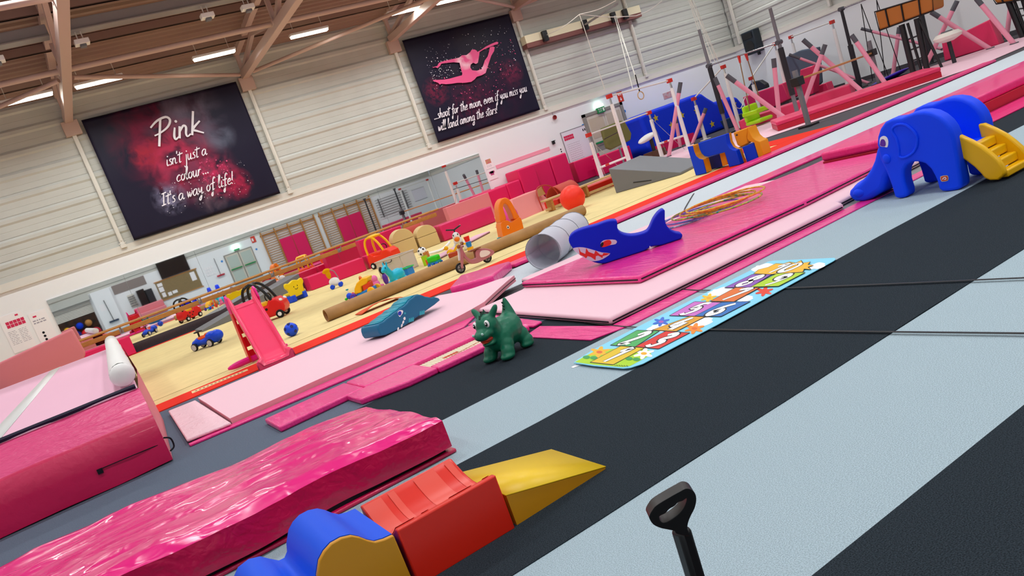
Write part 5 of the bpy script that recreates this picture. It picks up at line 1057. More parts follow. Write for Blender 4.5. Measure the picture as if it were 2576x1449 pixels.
def post_bar(label, posts, barpx, lower='post_grey', pad=(.25, .72)):
    q = [up_(*p) for p in posts]; c = (q[0][0] + q[1][0]) / 2; t = thing('high_bar', label, 'gym bars', (c.x, c.y, 0))
    for a, b in q:
        MB().cyl(a, b, .055, .045, n=14).build('upright', lower, t, at='world'); MB().cyl(a.lerp(b, pad[0]), a.lerp(b, pad[1]), .075, n=14).build('upright_pad', 'post_dark', t, at='world'); MB().box((a.x - .2, a.y - .12, 0), (a.x + .2, a.y + .12, .03)).build('foot_plate', 'post_dark', t, at='world')
    A = Vector((q[0][0].x, q[0][0].y, HT(*barpx[0], q[0][0]))); B = Vector((q[1][0].x, q[1][0].y, HT(*barpx[1], q[1][0])))
    MB().cyl(A, B, .022, n=12).build('bar', 'chrome', t, at='world')
    for e in (A, B): MB().cyl(e - Vector((.09, 0, 0)), e + Vector((.09, 0, 0)), .06, n=14).build('bar_clamp', 'grip_grey', t, at='world')
    return t, A, B
sw, SA, SB = post_bar('high bar on two tall dark padded posts carrying the lime swing seat', [((1832, 337), (1749, 78)), ((2008, 292), (1935, 22))], ((1782, 166), (1950, 110)), pad=(.2, .64))
hb, HA, HB_ = post_bar('tall black high bar post pair carrying the purple nest swing', [((2165, 222), (2110, 25)), ((2345, 160), (2290, -60))], ((2113, 24), (2290, -45)), 'post_dark', (.05, .55))
# adjustable wooden bar
q = [up_((2035, 318), (1997, 178)), up_((2212, 212), (2177, 106))]; t = thing('low_wooden_bar', 'low wooden training bar clamped between two grey steel posts', 'gym bars', (q[0][0].x, q[0][0].y, 0))
for (a, b), cp in zip(q, ((2003, 205), (2184, 135))):
    MB().bar(a, b, .08, .08).build('upright', 'post_grey', t, at='world'); cz = Vector((a.x, a.y, HT(*cp, a))); MB().box((cz.x - .1, cz.y - .1, cz.z - .1), (cz.x + .1, cz.y + .1, cz.z + .08)).build('clamp', 'black_metal', t, at='world', bevel=.01); MB().box((a.x - .15, a.y - .15, 0), (a.x + .15, a.y + .15, .04)).build('foot_plate', 'black_metal', t, at='world')
A = Vector((q[0][0].x, q[0][0].y, HT(2003, 203, q[0][0]))); B = Vector((q[1][0].x, q[1][0].y, HT(2184, 137, q[1][0]))); MB().cyl(A, B, .025, n=12).build('bar', 'wood', t, at='world')
# ---- pink padded struts
struts = [((1712, 207), (1682, 396), 'pink padded strut with a grey top crossing the white high bar post'), ((1776, 272), (1741, 364), 'short pink padded strut leaning on the white bar beside the blue sofa'), ((1798, 195), (1858, 332), 'pink padded strut beside the dark post of the swing bar'),
          ((1828, 190), (1987, 306), 'long pink padded strut slanting below the lime swing seat'), ((1946, 147), (1962, 312), 'upright red pink padded strut next to the second swing post'), ((2020, 100), (2172, 233), 'thick pink padded strut crossing over the wooden bar'), ((2076, 112), (2014, 286), 'pink padded strut with a grey top leaning the other way at the wooden bar'),
          ((1985, 137), (2188, 210), 'thin pink padded strut crossing behind the wooden bar'), ((2142, 88), (2230, 214), 'pink padded strut behind the grey clamp post'), ((2166, 72), (2372, 124), 'long thin pink padded strut behind the vault table legs'), ((2262, 68), (2246, 190), 'upright dusky pink padded strut behind the vault table'),
          ((2408, 2), (2322, 178), 'pink padded strut leaning behind the white mushroom trainer'), ((2342, 30), (2492, 124), 'pink padded strut slanting across the pink wall panel'), ((2456, -4), (2552, 112), 'wide pink padded strut landing beside the pink wall panel'), ((2545, -10), (2532, 96), 'upright dusky pink strut under the second vault table'), ((1700, 300), (1712, 372), 'short pink padded stub standing by the red edge of the blue sheet')]
for tpx, bpx, lab in struts:
    a = P(*bpx); 
    if a.x > 23.8: a = PX(*bpx, 23.6); a.z = max(0, a.z)
    if a.y > 21.5: a = PY(*bpx, 20.5); a.z = max(0, a.z)
    r_ = math.hypot(a.x, a.y); dd_ = Vector((-a.y, a.x, 0)) / r_
    b = PV(*tpx, (a.x, a.y), (dd_.x, dd_.y))
    rr = .058 if 'thin' not in lab else .042; L = (b - a).length
    t = thing('padded_strut', lab, 'padded strut', (a.x, a.y, a.z))
    MB().cyl(a, a.lerp(b, 1 - .12), rr, n=14).build('foam_sleeve', 'tube_pink', t, at='world'); MB().cyl(a.lerp(b, .86), b, rr * 1.05, n=14).build('grey_cap', 'grip_grey', t, at='world')
    MB().cyl((a.x, a.y, a.z), (a.x, a.y, a.z + .04), rr * 1.7, n=14).build('floor_anchor', 'grip_grey', t, at='world')
# ---- swings
c = P(1915, 318); k0 = SA.lerp(SB, .5); k1 = SA.lerp(SB, .62); zc = HT(1915, 285, k0)
t = thing('swing_seat', 'lime green bucket swing seat hanging on brown ropes from the high bar', 'swing', (k0.x, k0.y, zc - .2), s=1.35); sx = (k1 - k0).normalized()
MB().box((-.22, -.2, -.02), (.22, .2, .06)).build('seat', 'lime_plastic', t, bevel=.05, seg=3); MB().box((-.22, .12, .05), (.22, .2, .4)).build('backrest', 'lime_plastic', t, bevel=.04, seg=3); MB().box((-.22, -.2, .18), (.22, -.14, .28)).build('front_guard', 'lime_plastic', t, bevel=.03); MB().box((-.24, -.2, .18), (-.18, .2, .27)).build('arm_guard', 'lime_plastic', t, bevel=.02); MB().box((.18, -.2, .18), (.24, .2, .27)).build('arm_guard', 'lime_plastic', t, bevel=.02)
for e, (sx_, ) in ((SA.lerp(SB, .46), (-.2,)), (SA.lerp(SB, .56), (.2,))):
    lo = Vector((sx_, 0, .2)); e = (e - Vector(t.location)) / 1.35; MB().cyl(lo, e, .012, n=6).build('rope', mat('rope_brown', '#8a6a42', .9), t); MB().cyl(e, e.lerp(lo, .12), .035, .02, n=8).build('strap', 'joint_red', t)
c = PX(2235, 192, 21.8); t = thing('nest_swing', 'purple and pink round nest swing hanging on black ropes', 'swing', (c.x, c.y, c.z - .05)); MB().ell((0, 0, 0), (.45, .62, .07), 24, 10, TR(rx=-.18)).build('seat_pad', plas('nest_purple', '#3d16b0'), t); MB().ell((.1, .15, -.12), (.3, .4, .05), 18, 8, TR(rx=-.1)).build('under_pad', plas('nest_pink', '#e0208a'), t)
for dx, dy, px in ((-.3, .3, (2166, 10)), (.3, -.2, (2205, 0)), (-.3, -.2, (2166, 10)), (.3, .3, (2205, 0))):
    e = PX(*px, 21.6); MB().cyl((c.x + dx, c.y + dy, c.z + .02), e, .012, n=6).build('rope', 'black_rubber', t, at='world')
# ---- vault tables
def vault(lab, X, pad, legs, thick=.5):
    b0 = PX(*legs[0][1], X); t = thing('vault_table', lab, 'vault table', (X, b0.y, 0)); p = [PX(*q_, X - .1) for q_ in pad]
    MB().prism(smoothpts(p, 1, True), (thick, 0, 0)).build('table_pad', mat('vault_tan', '#a9662a', .5, .3), t, at='world', bevel=.05, seg=3)
    n_ = len(p); MB().tube(p, .018, 6, True).build('pad_edge', 'black', t, at='world')
    for k in (.2, .48, .78):
        u0 = p[0].lerp(p[1], k); u1 = p[3].lerp(p[2], k); MB().bar(u0 - Vector((.014, 0, 0)), u1 - Vector((.014, 0, 0)), .03, .03).build('pad_strap', 'black', t, at='world')
    for a, b, r_ in legs:
        q0, q1_ = PX(*a, X), PX(*b, X); q1_.z = 0 if q1_.z < .3 else q1_.z
        MB().cyl(q1_, q0, r_, n=12).build('leg', 'black_metal', t, at='world')
    for k in (.3, .5, .7):
        MB().cyl(PX(*legs[0][1], X).lerp(PX(*legs[0][0], X), k), PX(*legs[1][1], X).lerp(PX(*legs[1][0], X), k), .02, n=8).build('rung', 'black_metal', t, at='world')
    return t
vault('tan vaulting table with black straps on tall black legs', 20.2, [(2200, 30), (2345, -14), (2348, 27), (2212, 77)], [((2268, 62), (2300, 193), .075), ((2306, 46), (2334, 184), .075), ((2283, 58), (2322, 192), .035), ((2312, 50), (2370, 172), .035)])
vault('tan vaulting table in the far corner past the pink crash pad', 22.6, [(2498, -2), (2600, -40), (2604, -6), (2506, 10)], [((2535, -2), (2572, 86), .075), ((2575, -5), (2600, 78), .075), ((2550, -2), (2585, 88), .035), ((2580, -5), (2612, 74), .035)])
b0 = P(2402, 160); t = thing('mushroom_trainer', 'white mushroom pommel trainer on a dark post', 'gym trainer', (b0.x, b0.y, 0)); hz = HT(2384, 93, b0); hc_ = PX(2384, 92, b0.x)
MB().lathe([(0, -.13), (.12, -.12), (.3, -.05), (.33, .02), (.25, .1), (0, .13)], 24, TR((hc_.x - b0.x, hc_.y - b0.y, hc_.z))).build('mushroom_top', mat('cream_white', '#e3ddd2', .5), t); MB().cyl((hc_.x - b0.x, hc_.y - b0.y, hc_.z + .1), (hc_.x - b0.x, hc_.y - b0.y, hc_.z + .14), .15, .12, n=16).build('grip_disc', 'grip_grey', t); MB().cyl((0, 0, 0), (hc_.x - b0.x, hc_.y - b0.y, hc_.z - .1), .05, n=12).build('post', 'post_dark', t)
# ---- upright pads and far mats
def upright(lab, pxs, X, m, th=.3, nm='wall_pad', Y=None):
    p = [PX(*q_, X) if Y is None else PY(*q_, Y) for q_ in pxs]; p = [Vector((v.x, v.y, max(v.z, .003))) for v in p]; c = sum(p, Vector()) / len(p)
    t = thing(nm, lab, 'crash mat', (c.x, c.y, min(v.z for v in p))); MB().prism(p, (th, 0, 0) if Y is None else (0, th, 0)).build('cover', m, t, at='world', bevel=.03, seg=3); return t
upright('pink crash pad standing upright behind the white mushroom trainer', [(2368, 108), (2489, 49), (2514, 116), (2377, 160)], 22.6, MATS['pink_far'], .3)
upright('tall pink crash pad standing behind the wooden bar', [(2012, 176), (2048, 164), (2046, 236), (2012, 250)], 21.4, MATS['pink_far'])
upright('lower pink crash pad beside the tall pink one behind the wooden bar', [(2050, 218), (2078, 208), (2086, 230), (2050, 242)], 21.9, MATS['pink_far'])
upright('slate grey folded pad leaning on the far wall behind the struts', [(1974, 145), (2010, 128), (2055, 120), (2062, 210), (2030, 245), (1978, 225)], 23.4, MATS['carpet_slate'], .2)
upright('wide pink crash pad lying behind the lime swing seat', [(1868, 245), (1968, 210), (1985, 250), (1900, 292), (1880, 290)], 22.4, MATS['pink_far'], .8)
upright('dark navy folded mat below the blue sheet beside the dark post', [(1810, 305), (1905, 272), (1910, 300), (1825, 335)], 21.0, mat('mat_navy', '#12304a', .6), .6)
upright('grey black domed pad behind the swing ropes', [(1880, 222), (1890, 207), (1910, 203), (1925, 212), (1928, 222), (1885, 236)], 23.6, MATS['post_dark'], .2)
def far_slab(lab, pxs, z, m, nm='beam_mat', bev=.03, z0=.004, seam=None): return slab(nm, lab, 'mat', xy(*pxs, z=z), z0, z, MATS[m], bev, seam=seam)
slab('beam_mat', 'long pink landing mat with a zip in front of the low wooden bar', 'mat', [(14.6, 12.6), (17.05, 10.2), (18.1, 11.2), (15.7, 13.7)], .024, .24, MATS['pink_far'], .03, side=MATS['crimson'])  # lower sides take crimson, so their shade is painted in
slab('beam_mat', 'second pink landing mat behind the low wooden bar', 'mat', [(18.2, 17.0), (19.7, 14.3), (20.6, 14.8), (19.1, 17.6)], .024, .3, MATS['pink_far'], .03)
slab('beam_mat', 'pale pink floor mat under the pink landing mats', 'mat', [(13.4, 12.8), (17.5, 9.6), (23.9, 9.7), (21, 14.5), (17.5, 17.9), (14.4, 14.6)], .006, .02, MATS['pale'], .005)
slab('beam_mat', 'pale pink floor mat under the white uneven bars', 'mat', [(12.8, 15.2), (14.2, 14.7), (17.2, 18.0), (18.6, 19.4), (13.0, 19.6)], .008, .02, MATS['pale'], .005)
t = thing('gym_bench', 'long low wooden bench with slim legs below the white low bar', 'bench', (11.1, 15.5, .006))
MB().box((-1.2, -.13, .26), (1.2, .13, .3)).build('seat_plank', 'wood_pale', t, bevel=.008); MB().box((-1.2, -.04, .03), (1.2, .04, .09)).build('balance_rail', 'wood_pale', t, bevel=.006)
for x in (-1.05, 0, 1.05): MB().box((x - .03, -.12, 0), (x + .03, .12, .26)).build('leg', 'wood', t, bevel=.005)
slab('red_step', 'low red vinyl step behind the wooden bench', 'mat', [(10.4, 16.3), (10.45, 15.75), (12.7, 15.75), (12.7, 16.3)], .006, .2, MATS['red_foam'], .02)
# ---- blue starry sheet over stacked mats
out = [(1608, 293), (1640, 276), (1700, 255), (1745, 238), (1765, 233), (1780, 244), (1800, 256), (1838, 242), (1855, 243), (1880, 272), (1888, 292), (1840, 330), (1760, 368), (1700, 388), (1650, 392), (1630, 372), (1625, 335)]
p = [PY(*q_, 20.9) for q_ in out]; p = [Vector((v.x, v.y, max(v.z, .004))) for v in p]; c = sum(p, Vector()) / len(p)
t = thing('covered_mats', 'stack of mats under a royal blue sheet printed with yellow stars', 'covered stack', (c.x, c.y, 0)); MB().prism(p, (0, 1.3, 0)).build('sheet', 'sheet_blue', t, at='world', bevel=.12, seg=4)
pr_ = [PY(*q_, 20.88) for q_ in ((1640, 372), (1700, 345), (1745, 333), (1752, 368), (1700, 388), (1652, 393))]; pr_ = [Vector((v.x, v.y, max(v.z, .004))) for v in pr_]; MB().prism(pr_, (0, .05, 0)).build('red_hem', 'hot', t, at='world')
for x, y in ((1650, 297), (1716, 290), (1752, 278), (1792, 312), (1848, 262), (1690, 315)):
    c = PY(x, y, 20.89); MB().prism([c + Vector(((.13 if k % 2 == 0 else .055) * math.sin(PI * k / 5), 0, (.13 if k % 2 == 0 else .055) * math.cos(PI * k / 5))) for k in range(10)], (0, .02, 0)).build('star', plas('star_yellow', '#c9b22a'), t, at='world')
# ---- olive padded board, white floats, rings rig
c = PY(1553, 338, 19.2); t = thing('olive_pad', 'olive green padded board strapped on the white bars', 'pad', (c.x, c.y, c.z - .5)); p = [PY(*q_, 19.2) for q_ in ((1514, 322), (1560, 303), (1572, 303), (1590, 335), (1588, 352), (1540, 376), (1528, 372))]
MB().prism(p, (0, .14, 0)).build('pad', 'olive', t, at='world', bevel=.05, seg=3); MB().cyl(PY(1520, 350, 19.25), q2[0][1].lerp(q2[0][0], .45), .012, n=6).build('strap', 'black', t, at='world'); MB().cyl(c + Vector((0, .1, -.4)), Vector((c.x, c.y + .1, .05)), .03, n=8).build('support', 'post_grey', t, at='world')
c = PY(1635, 343, 19.4); t = thing('white_float', 'white padded bolster float resting by the white bar post', 'pad', (c.x, c.y, 0)); MB().ell((0, 0, c.z), (.36, .2, .1), 18, 10, TR(ry=-.2)).build('pad', 'white_vinyl', t); MB().cyl((0, 0, 0), (0, 0, c.z - .05), .06, n=10).build('post', 'post_dark', t); MB().box((-.3, -.2, 0), (.3, .2, .25)).build('base_box', mat('box_brown', '#5a3a28', .7), t)
t = thing('rings_beam', 'cream and maroon timber beam on the cladding carrying the ring pulleys', 'beam', (18.1, 22.45, 4.75)); MB().box((-2.5, -.1, .12), (2.65, .2, .38)).build('beam_top', mat('cream_beam', '#e3d9b8', .5), t, bevel=.01); MB().box((-2.5, -.08, -.02), (2.65, .2, .12)).build('beam_face', mat('maroon', '#7d4a44', .6), t)
for x in (-1.75, 0, 1.3, 1.85): MB().box((x - .1, -.22, .02), (x + .1, -.1, .36)).build('pulley', 'black_metal', t, bevel=.02)
arm0 = Vector((18.1, 22.3, 4.95)); arm1 = PY(1552, 10, 19.0); MB().bar(arm0, arm1, .09, .05).build('bracket_arm', 'steel_grey', t, at='world')
tip = PY(1458, 36, 20.0)
for a_, b_ in (((16.4, 22.25, 4.95), tip), (tip, arm1 + Vector((0, 0, .1))), (tip, PY(1522, 226, 20.0)), (tip, PY(1600, 40, 20.0)), (PY(1600, 40, 20.0), PY(1665, 2, 20.0)), (arm0 + Vector((1.2, -.2, 0)), PY(1592, 225, 19.6)), (arm0 + Vector((1.25, -.2, 0)), PY(1600, 200, 19.6))):
    a_, b_ = Vector(a_), Vector(b_); mid = a_.lerp(b_, .5) - Vector((0, 0, .06 * (abs(a_.z - b_.z) < 1))); MB().tube(smoothpts([a_, mid, b_], 5), .012, 5).build('rope', 'rope', t, at='world')
c = PY(1612, 240, 19.6); t = thing('gym_ring', 'wooden gym ring hanging on a black strap from the roof ropes', 'gym ring', (c.x, c.y, c.z)); MB().tube([(.12 * math.cos(2 * PI * k / 24), 0, .12 * math.sin(2 * PI * k / 24)) for k in range(24)], .016, 8, True).build('ring', 'wood_pale', t); MB().bar((0, 0, .12), tuple(PY(1598, 188, 19.6) - c), .04, .01).build('strap', 'black', t); MB().cyl(tuple(PY(1598, 188, 19.6) - c), tuple(Vector((19.35, 22.2, 4.95)) - c), .01, n=5).build('cable', 'rope', t)
t = thing('rope_bundle', 'bundle of white ropes dropping from the roof to the swing bar', 'ropes', (SA.x, SA.y, SA.z))
for i, (x0, x1, y1) in enumerate(((1730, 1782, 158), (1733, 1790, 160), (1736, 1800, 160), (1740, 1806, 150), (1734, 1815, 175))): MB().cyl(PY(x0, -8, 19.0), PY(x1, y1, 18.4), .01, n=5).build('rope', 'rope', t, at='world')
t = thing('rope_loop', 'white rope looped below the white bar near the lime swing seat', 'ropes', tuple(q3[1][1])); MB().tube(smoothpts([q3[1][1], PY(1838, 250, 18.0), PY(1862, 273, 18.0), PY(1875, 245, 18.0), PY(1885, 275, 18.0)], 6), .012, 5).build('rope', 'rope', t, at='world')
# ---- blue and yellow foam sofa
mat('sofa_blue', '#003ad0', .55, .2, bump=.08, bscale=8); mat('sofa_yellow', '#e08f0c', .5, .3, bump=.12, bscale=10); mat('sofa_dark', '#0a1c7a', .6, .3)
def sv(L, X): p = [PX(1690 + a / 8.522, 300 + b / 8.522, X) for a, b in L]; return [Vector((v.x, v.y, max(v.z, .009))) for v in p]
t = thing('foam_sofa', 'blue foam sofa with orange yellow arm edges on the red floor border', 'foam seat', (10.5, 10.6, .008))
X0_ = 10.3
def sp(nm, L, X, th, m, bev=.01): MB().prism(sv(L, X), (th, 0, 0)).build(nm, m, t, at='world', bevel=bev)
A_ = [(330, 595), (440, 570), (470, 700), (510, 790), (580, 850), (660, 865), (740, 1165), (515, 1222)]
sp('arm_panel', A_, X0_, .02, 'sofa_blue'); sp('arm_edge', A_, X0_ + .02, .16, 'sofa_yellow')
B_ = [(560, 515), (1145, 322), (1180, 520), (1240, 620), (1310, 660), (1370, 670), (1480, 990), (1235, 1056), (1130, 712), (770, 806), (700, 790), (640, 730), (590, 640)]
sp('back_panel', B_, X0_ + .1, .1, 'sofa_blue'); sp('arm_edge', [(1145, 322), (1180, 520), (1240, 620), (1310, 660), (1370, 670), (1480, 990), (1440, 1000), (1330, 690), (1200, 660), (1130, 530)], X0_ + .205, .16, 'sofa_yellow')
sp('seat_gap_shade', [(760, 815), (1030, 735), (1090, 1012), (845, 1105)], X0_ + .3, .2, 'sofa_dark'); sp('seat_edge', [(1020, 740), (1132, 712), (1205, 968), (1085, 1012)], X0_ + .22, .1, 'sofa_yellow')  # dark blue block fills the gap under the sofa; its shade is painted
t = thing('foam_chair', 'blue foam armchair with an orange yellow back cushion at the end of the sofa', 'foam seat', (10.55, 9.75, .008))
sp('seat_block', [(1505, 602), (1750, 512), (1856, 832), (1606, 922)], X0_ + .2, .3, 'sofa_blue'); sp('cushion', [(1312, 290), (1630, 172), (1610, 370), (1640, 520), (1480, 602), (1400, 560)], X0_ + .22, .12, 'sofa_yellow', .02); sp('arm_edge', [(1632, 172), (1680, 290), (1730, 390), (1800, 450), (1890, 480), (1972, 772), (1858, 832), (1760, 502), (1690, 490), (1642, 468), (1612, 400)], X0_ + .18, .2, 'sofa_yellow', .01)
sp('maker_mark', [(1370, 330), (1405, 318), (1412, 350), (1378, 360)], X0_ + .215, .004, 'post_dark', 0)
# ================================================================ banners
def banner(label, x0, x1, z0_, z1_, m):
    t = thing('wall_banner', label, 'banner', ((x0 + x1) / 2, YW - .12, z0_)); w = x1 - x0; h = z1_ - z0_
    def fn(u, v):
        y = -.012 * math.sin(u * 9) * (1 - abs(2 * v - 1)) - .018 * noise.noise((u * 5, v * 3, z0_)) - .02 * max(0, .15 - v) * math.sin(u * 40) * 3
        return ((u - .5) * w, y, v * h)
    b = MB(); b.grid(fn, 48, 40); b.build('fabric', m, t, smooth=180, solid=.004, fix=False)
    for z in (.0, h): MB().cyl((-w / 2, .01, z), (w / 2, .01, z), .012, n=8).build('hem_rod', 'ink', t)
    return t
def nebula(name, blobs, stars=40.0, dens=.1, cloud=('#7a1040', '#c8506e', '#8a7f92')):
    m = bpy.data.materials.new(name); m.use_nodes = True; nt = m.node_tree; N = nt.nodes; L = nt.links; b = N['Principled BSDF']; b.inputs['Roughness'].default_value = .5; b.inputs['Specular IOR Level'].default_value = .25
    tc = N.new('ShaderNodeTexCoord'); acc = None
    base = N.new('ShaderNodeRGB'); base.outputs[0].default_value = lin('#17122a'); col = base.outputs[0]
    def mathn(op, a, c=None, v=None):
        n = N.new('ShaderNodeMath'); n.operation = op; L.new(a, n.inputs[0])
        if c is not None: L.new(c, n.inputs[1])
        if v is not None: n.inputs[1].default_value = v
        return n.outputs[0]
    for i, (cx, cz, r, hexc, amt, sc) in enumerate(blobs):
        mp = N.new('ShaderNodeMapping'); mp.inputs['Location'].default_value = (-cx / r, 0, -cz / r); mp.inputs['Scale'].default_value = (1 / r, 0, 1 / r); L.new(tc.outputs['Object'], mp.inputs[0])
        gr = N.new('ShaderNodeTexGradient'); gr.gradient_type = 'SPHERICAL'; L.new(mp.outputs[0], gr.inputs[0])
        nz = N.new('ShaderNodeTexNoise'); nz.inputs['Scale'].default_value = sc; nz.inputs['Detail'].default_value = 8; nz.inputs['Distortion'].default_value = .6; L.new(tc.outputs['Object'], nz.inputs['Vector'])
        mr_ = N.new('ShaderNodeMapRange'); mr_.inputs[1].default_value = .38; mr_.inputs[2].default_value = .72; L.new(nz.outputs[0], mr_.inputs[0])
        g2 = mathn('MULTIPLY', gr.outputs['Fac'], None, 1.8); f_ = mathn('MULTIPLY', mr_.outputs[0], g2); f_ = mathn('MULTIPLY', f_, None, amt)
        cl = N.new('ShaderNodeClamp'); L.new(f_, cl.inputs[0])
        mx = N.new('ShaderNodeMixRGB'); L.new(cl.outputs[0], mx.inputs[0]); L.new(col, mx.inputs[1]); mx.inputs[2].default_value = lin(hexc); col = mx.outputs[0]
    L.new(col, b.inputs['Base Color']); MATS[name] = m; return m
m1 = nebula('nebula_pink', [(-.35, 2.25, 1.5, '#6f1236', 1.3, 1.6), (.35, 2.75, 1.2, '#6d5f74', .9, 1.3), (-.2, 1.75, 1.1, '#b02a4e', 1.3, 2.2), (-.9, 2.0, .5, '#a02038', 1.2, 4), (.2, 1.2, 1.1, '#7b3350', 1.0, 2.6), (.55, .9, .7, '#c02a58', 1.0, 5), (-.8, .75, .5, '#8a86a6', .9, 4), (.2, .45, .5, '#6b5a66', .8, 3), (1.0, .6, .5, '#a81c44', 1.0, 4), (1.05, 1.95, .5, '#6f7488', .6, 1.5)])
m2 = nebula('nebula_dark', [(.4, 1.1, 1.4, '#3a1030', .9, 3), (1.4, 1.4, .5, '#6d1a3c', .9, 6), (-1.5, 1.5, .5, '#7a1a3c', .9, 8), (0, 2.2, 1.2, '#2a2430', .8, 1.2), (-.4, .9, .9, '#5a1436', .8, 7)])
bz, bh = 2.76, 3.2
t1b = banner('dark nebula banner with handwritten words about Pink and a way of life', 1.98, 6.07, 2.76, 5.97, m1)
t2b = banner('dark starry banner with a pink leaping gymnast and a shoot for the moon quote', 11.37, 15.41, 2.74, 5.95, m2)
YS = YW - .175
def btext(t, txt, a, b, xh, pen=.17):
    A = PY(*a, YS); B = PY(*b, YS); mb = MB(); write(mb, txt, A, B, (0, -1, 0), xh, pen, .3); mb.build('lettering', mat('letter_white', '#efeaf0', .6), t, smooth=0, at='world', fix=False)
s3 = lambda a, b: (200 + a / 3.533, 200 + b / 3.533)
btext(t1b, 'Pink', s3(680, 575), s3(1100, 470), .3, .17); btext(t1b, "isn't just a", s3(775, 770), s3(1135, 665), .155, .15); btext(t1b, 'colour', s3(865, 910), s3(1085, 848), .16, .15); btext(t1b, '...', s3(1095, 845), s3(1155, 828), .16, .17); btext(t1b, "It's a way of life!", s3(740, 1120), s3(1375, 920), .16, .15)
s4 = lambda a, b: (1000 + a / 4.262, 30 + b / 4.262)
btext(t2b, '...shoot for the moon, even if you miss you', s4(395, 1155), s4(1390, 850), .145, .16); btext(t2b, 'will land among the stars!', s4(440, 1280), s4(1075, 1080), .145, .16)
gy = [(375, 593), (425, 580), (445, 545), (500, 525), (590, 505), (660, 490), (690, 465), (740, 462), (780, 430), (795, 405), (825, 402), (850, 415), (855, 430), (900, 405), (950, 370), (1010, 340), (1060, 320), (1082, 325), (1075, 345), (1040, 355), (980, 380), (920, 405), (880, 430), (875, 470), (870, 500), (862, 545), (840, 558), (810, 545), (785, 565), (780, 595), (800, 625), (850, 630), (900, 615), (920, 570), (935, 520), (965, 480), (980, 430), (990, 380), (1020, 370), (1042, 378), (1035, 420), (1005, 470), (985, 530), (965, 590), (945, 655), (900, 680), (850, 695), (825, 725), (790, 750), (720, 760), (640, 760), (580, 770), (520, 775), (470, 770), (455, 780), (435, 760), (380, 740), (385, 728), (440, 728), (500, 725), (560, 715), (630, 695), (690, 680), (695, 660), (680, 610), (665, 545), (600, 540), (540, 545), (470, 555), (455, 580), (430, 602), (405, 592), (380, 600)]
mg = nebula('gymnast_pink', [(-.2, 2.2, .35, '#ffffff', 1.6, 1.2), (.35, 1.85, .3, '#f6b8cc', 1.2, 2)]); mg.node_tree.nodes['RGB'].outputs[0].default_value = lin('#e85a8e')
MB().poly([PY(*s4(a, b), YS) for a, b in gy]).build('gymnast_print', mg, t2b, at='world', smooth=0, solid=.001)
def specks(t, n, x0, x1, zz0, zz1, m, seed, r0=.006, r1=.02):
    rr = random.Random(seed); mb = MB()
    for i in range(n):
        x = rr.uniform(x0, x1); z = rr.uniform(zz0, zz1); r = rr.uniform(r0, r1) * rr.random() ** .8 + .003
        mb.poly([(x + r * math.cos(2 * PI * k / 6), YS + .004, z + r * math.sin(2 * PI * k / 6)) for k in range(6)])
    o = mb.build('speck_print', m, t, at='world', smooth=0, fix=False); o['kind'] = 'stuff'
specks(t2b, 150, 11.8, 15.2, 4.3, 5.7, 'letter_white', 1, .004, .016); specks(t2b, 60, 11.9, 12.7, 4.5, 5.2, 'letter_white', 2, .004, .02); specks(t2b, 90, 12.3, 14.6, 3.7, 4.6, plas('speck_pink', '#d8507e', .6), 3, .006, .024); specks(t2b, 40, 14.4, 15.2, 4.0, 5.2, 'speck_pink', 4, .006, .02)
specks(t1b, 90, 3.0, 5.4, 3.0, 3.9, 'letter_white', 5, .003, .012); specks(t1b, 60, 4.2, 5.0, 3.4, 4.2, 'speck_pink', 6, .006, .03)
# ================================================================ wall fittings
def wq(px, Y=YW): return [PY(a, b, Y) for a, b in px]
def sheet(name, label, x0, x1, za, zb, m, cat='notice', y=YW, th=.012):
    t = thing(name, label, cat, ((x0 + x1) / 2, y - th, za)); MB().box((-(x1 - x0) / 2, 0, 0), ((x1 - x0) / 2, th, zb - za)).build('sheet', m, t); return t
def lines(t, x0, x1, zs, m, h=.012, seed=0, y=-.002):
    rr = random.Random(seed); mb = MB()
    for z in zs:
        x = x0
        while x < x1 - .03: w = rr.uniform(.03, .09); mb.box((x, y, z), (min(x + w, x1), y + .002, z + h)); x += w + .02
    mb.build('print', m, t, smooth=0)
t = sheet('poster', 'white poster with a red photo grid on the wall left of the mirror', -1.62, -1.1, 1.05, 2.0, 'paper'); b = MB()
for r in range(2):
    for c in range(5): b.box((-.16 + c * .085, -.003, .62 + r * .085), (-.085 + c * .085, 0, .695 + r * .085))
b.build('photo_grid', 'ink_red', t, smooth=0); lines(t, -.2, .0, [.2 + .04 * i for i in range(9)], 'ink_grey', .01, 1); lines(t, .04, .22, [.2 + .04 * i for i in range(9)], 'ink_grey', .01, 2); MB().box((.1, -.003, .86), (.17, 0, .9)).build('logo', 'ink_red', t)
t = sheet('poster', 'white poster with black round icons next to the mirror edge', -1.0, -.6, 1.0, 1.85, 'paper'); MB().box((-.12, -.003, .72), (-.04, 0, .76)).build('logo', 'ink_red', t); lines(t, -.16, .16, [.56, .62], 'ink_grey', .03, 3)
for i in range(3): MB().cyl((-.05, -.004, .3 - i * .09), (-.05, 0, .3 - i * .09), .03, n=14).build('icon', 'ink', t)
t = sheet('poster', 'small picture poster on the white wall right of the mirror, upper of two', 12.76, 13.08, 1.45, 1.78, 'paper'); MB().box((-.1, -.003, .16), (.1, 0, .3)).build('picture', mat('pic_a', '#c7a06c', .6, col2='#d2607a', vscale=9), t); lines(t, -.1, .1, [.06, .1], 'ink_grey', .01, 4)
t = sheet('poster', 'small shirt picture poster on the white wall right of the mirror, lower of two', 12.76, 13.08, 1.08, 1.42, 'paper'); MB().box((-.07, -.003, .14), (.06, 0, .27)).box((-.11, -.003, .2), (.1, 0, .27)).build('picture', plas('pic_plum', '#b2487c', .6), t)
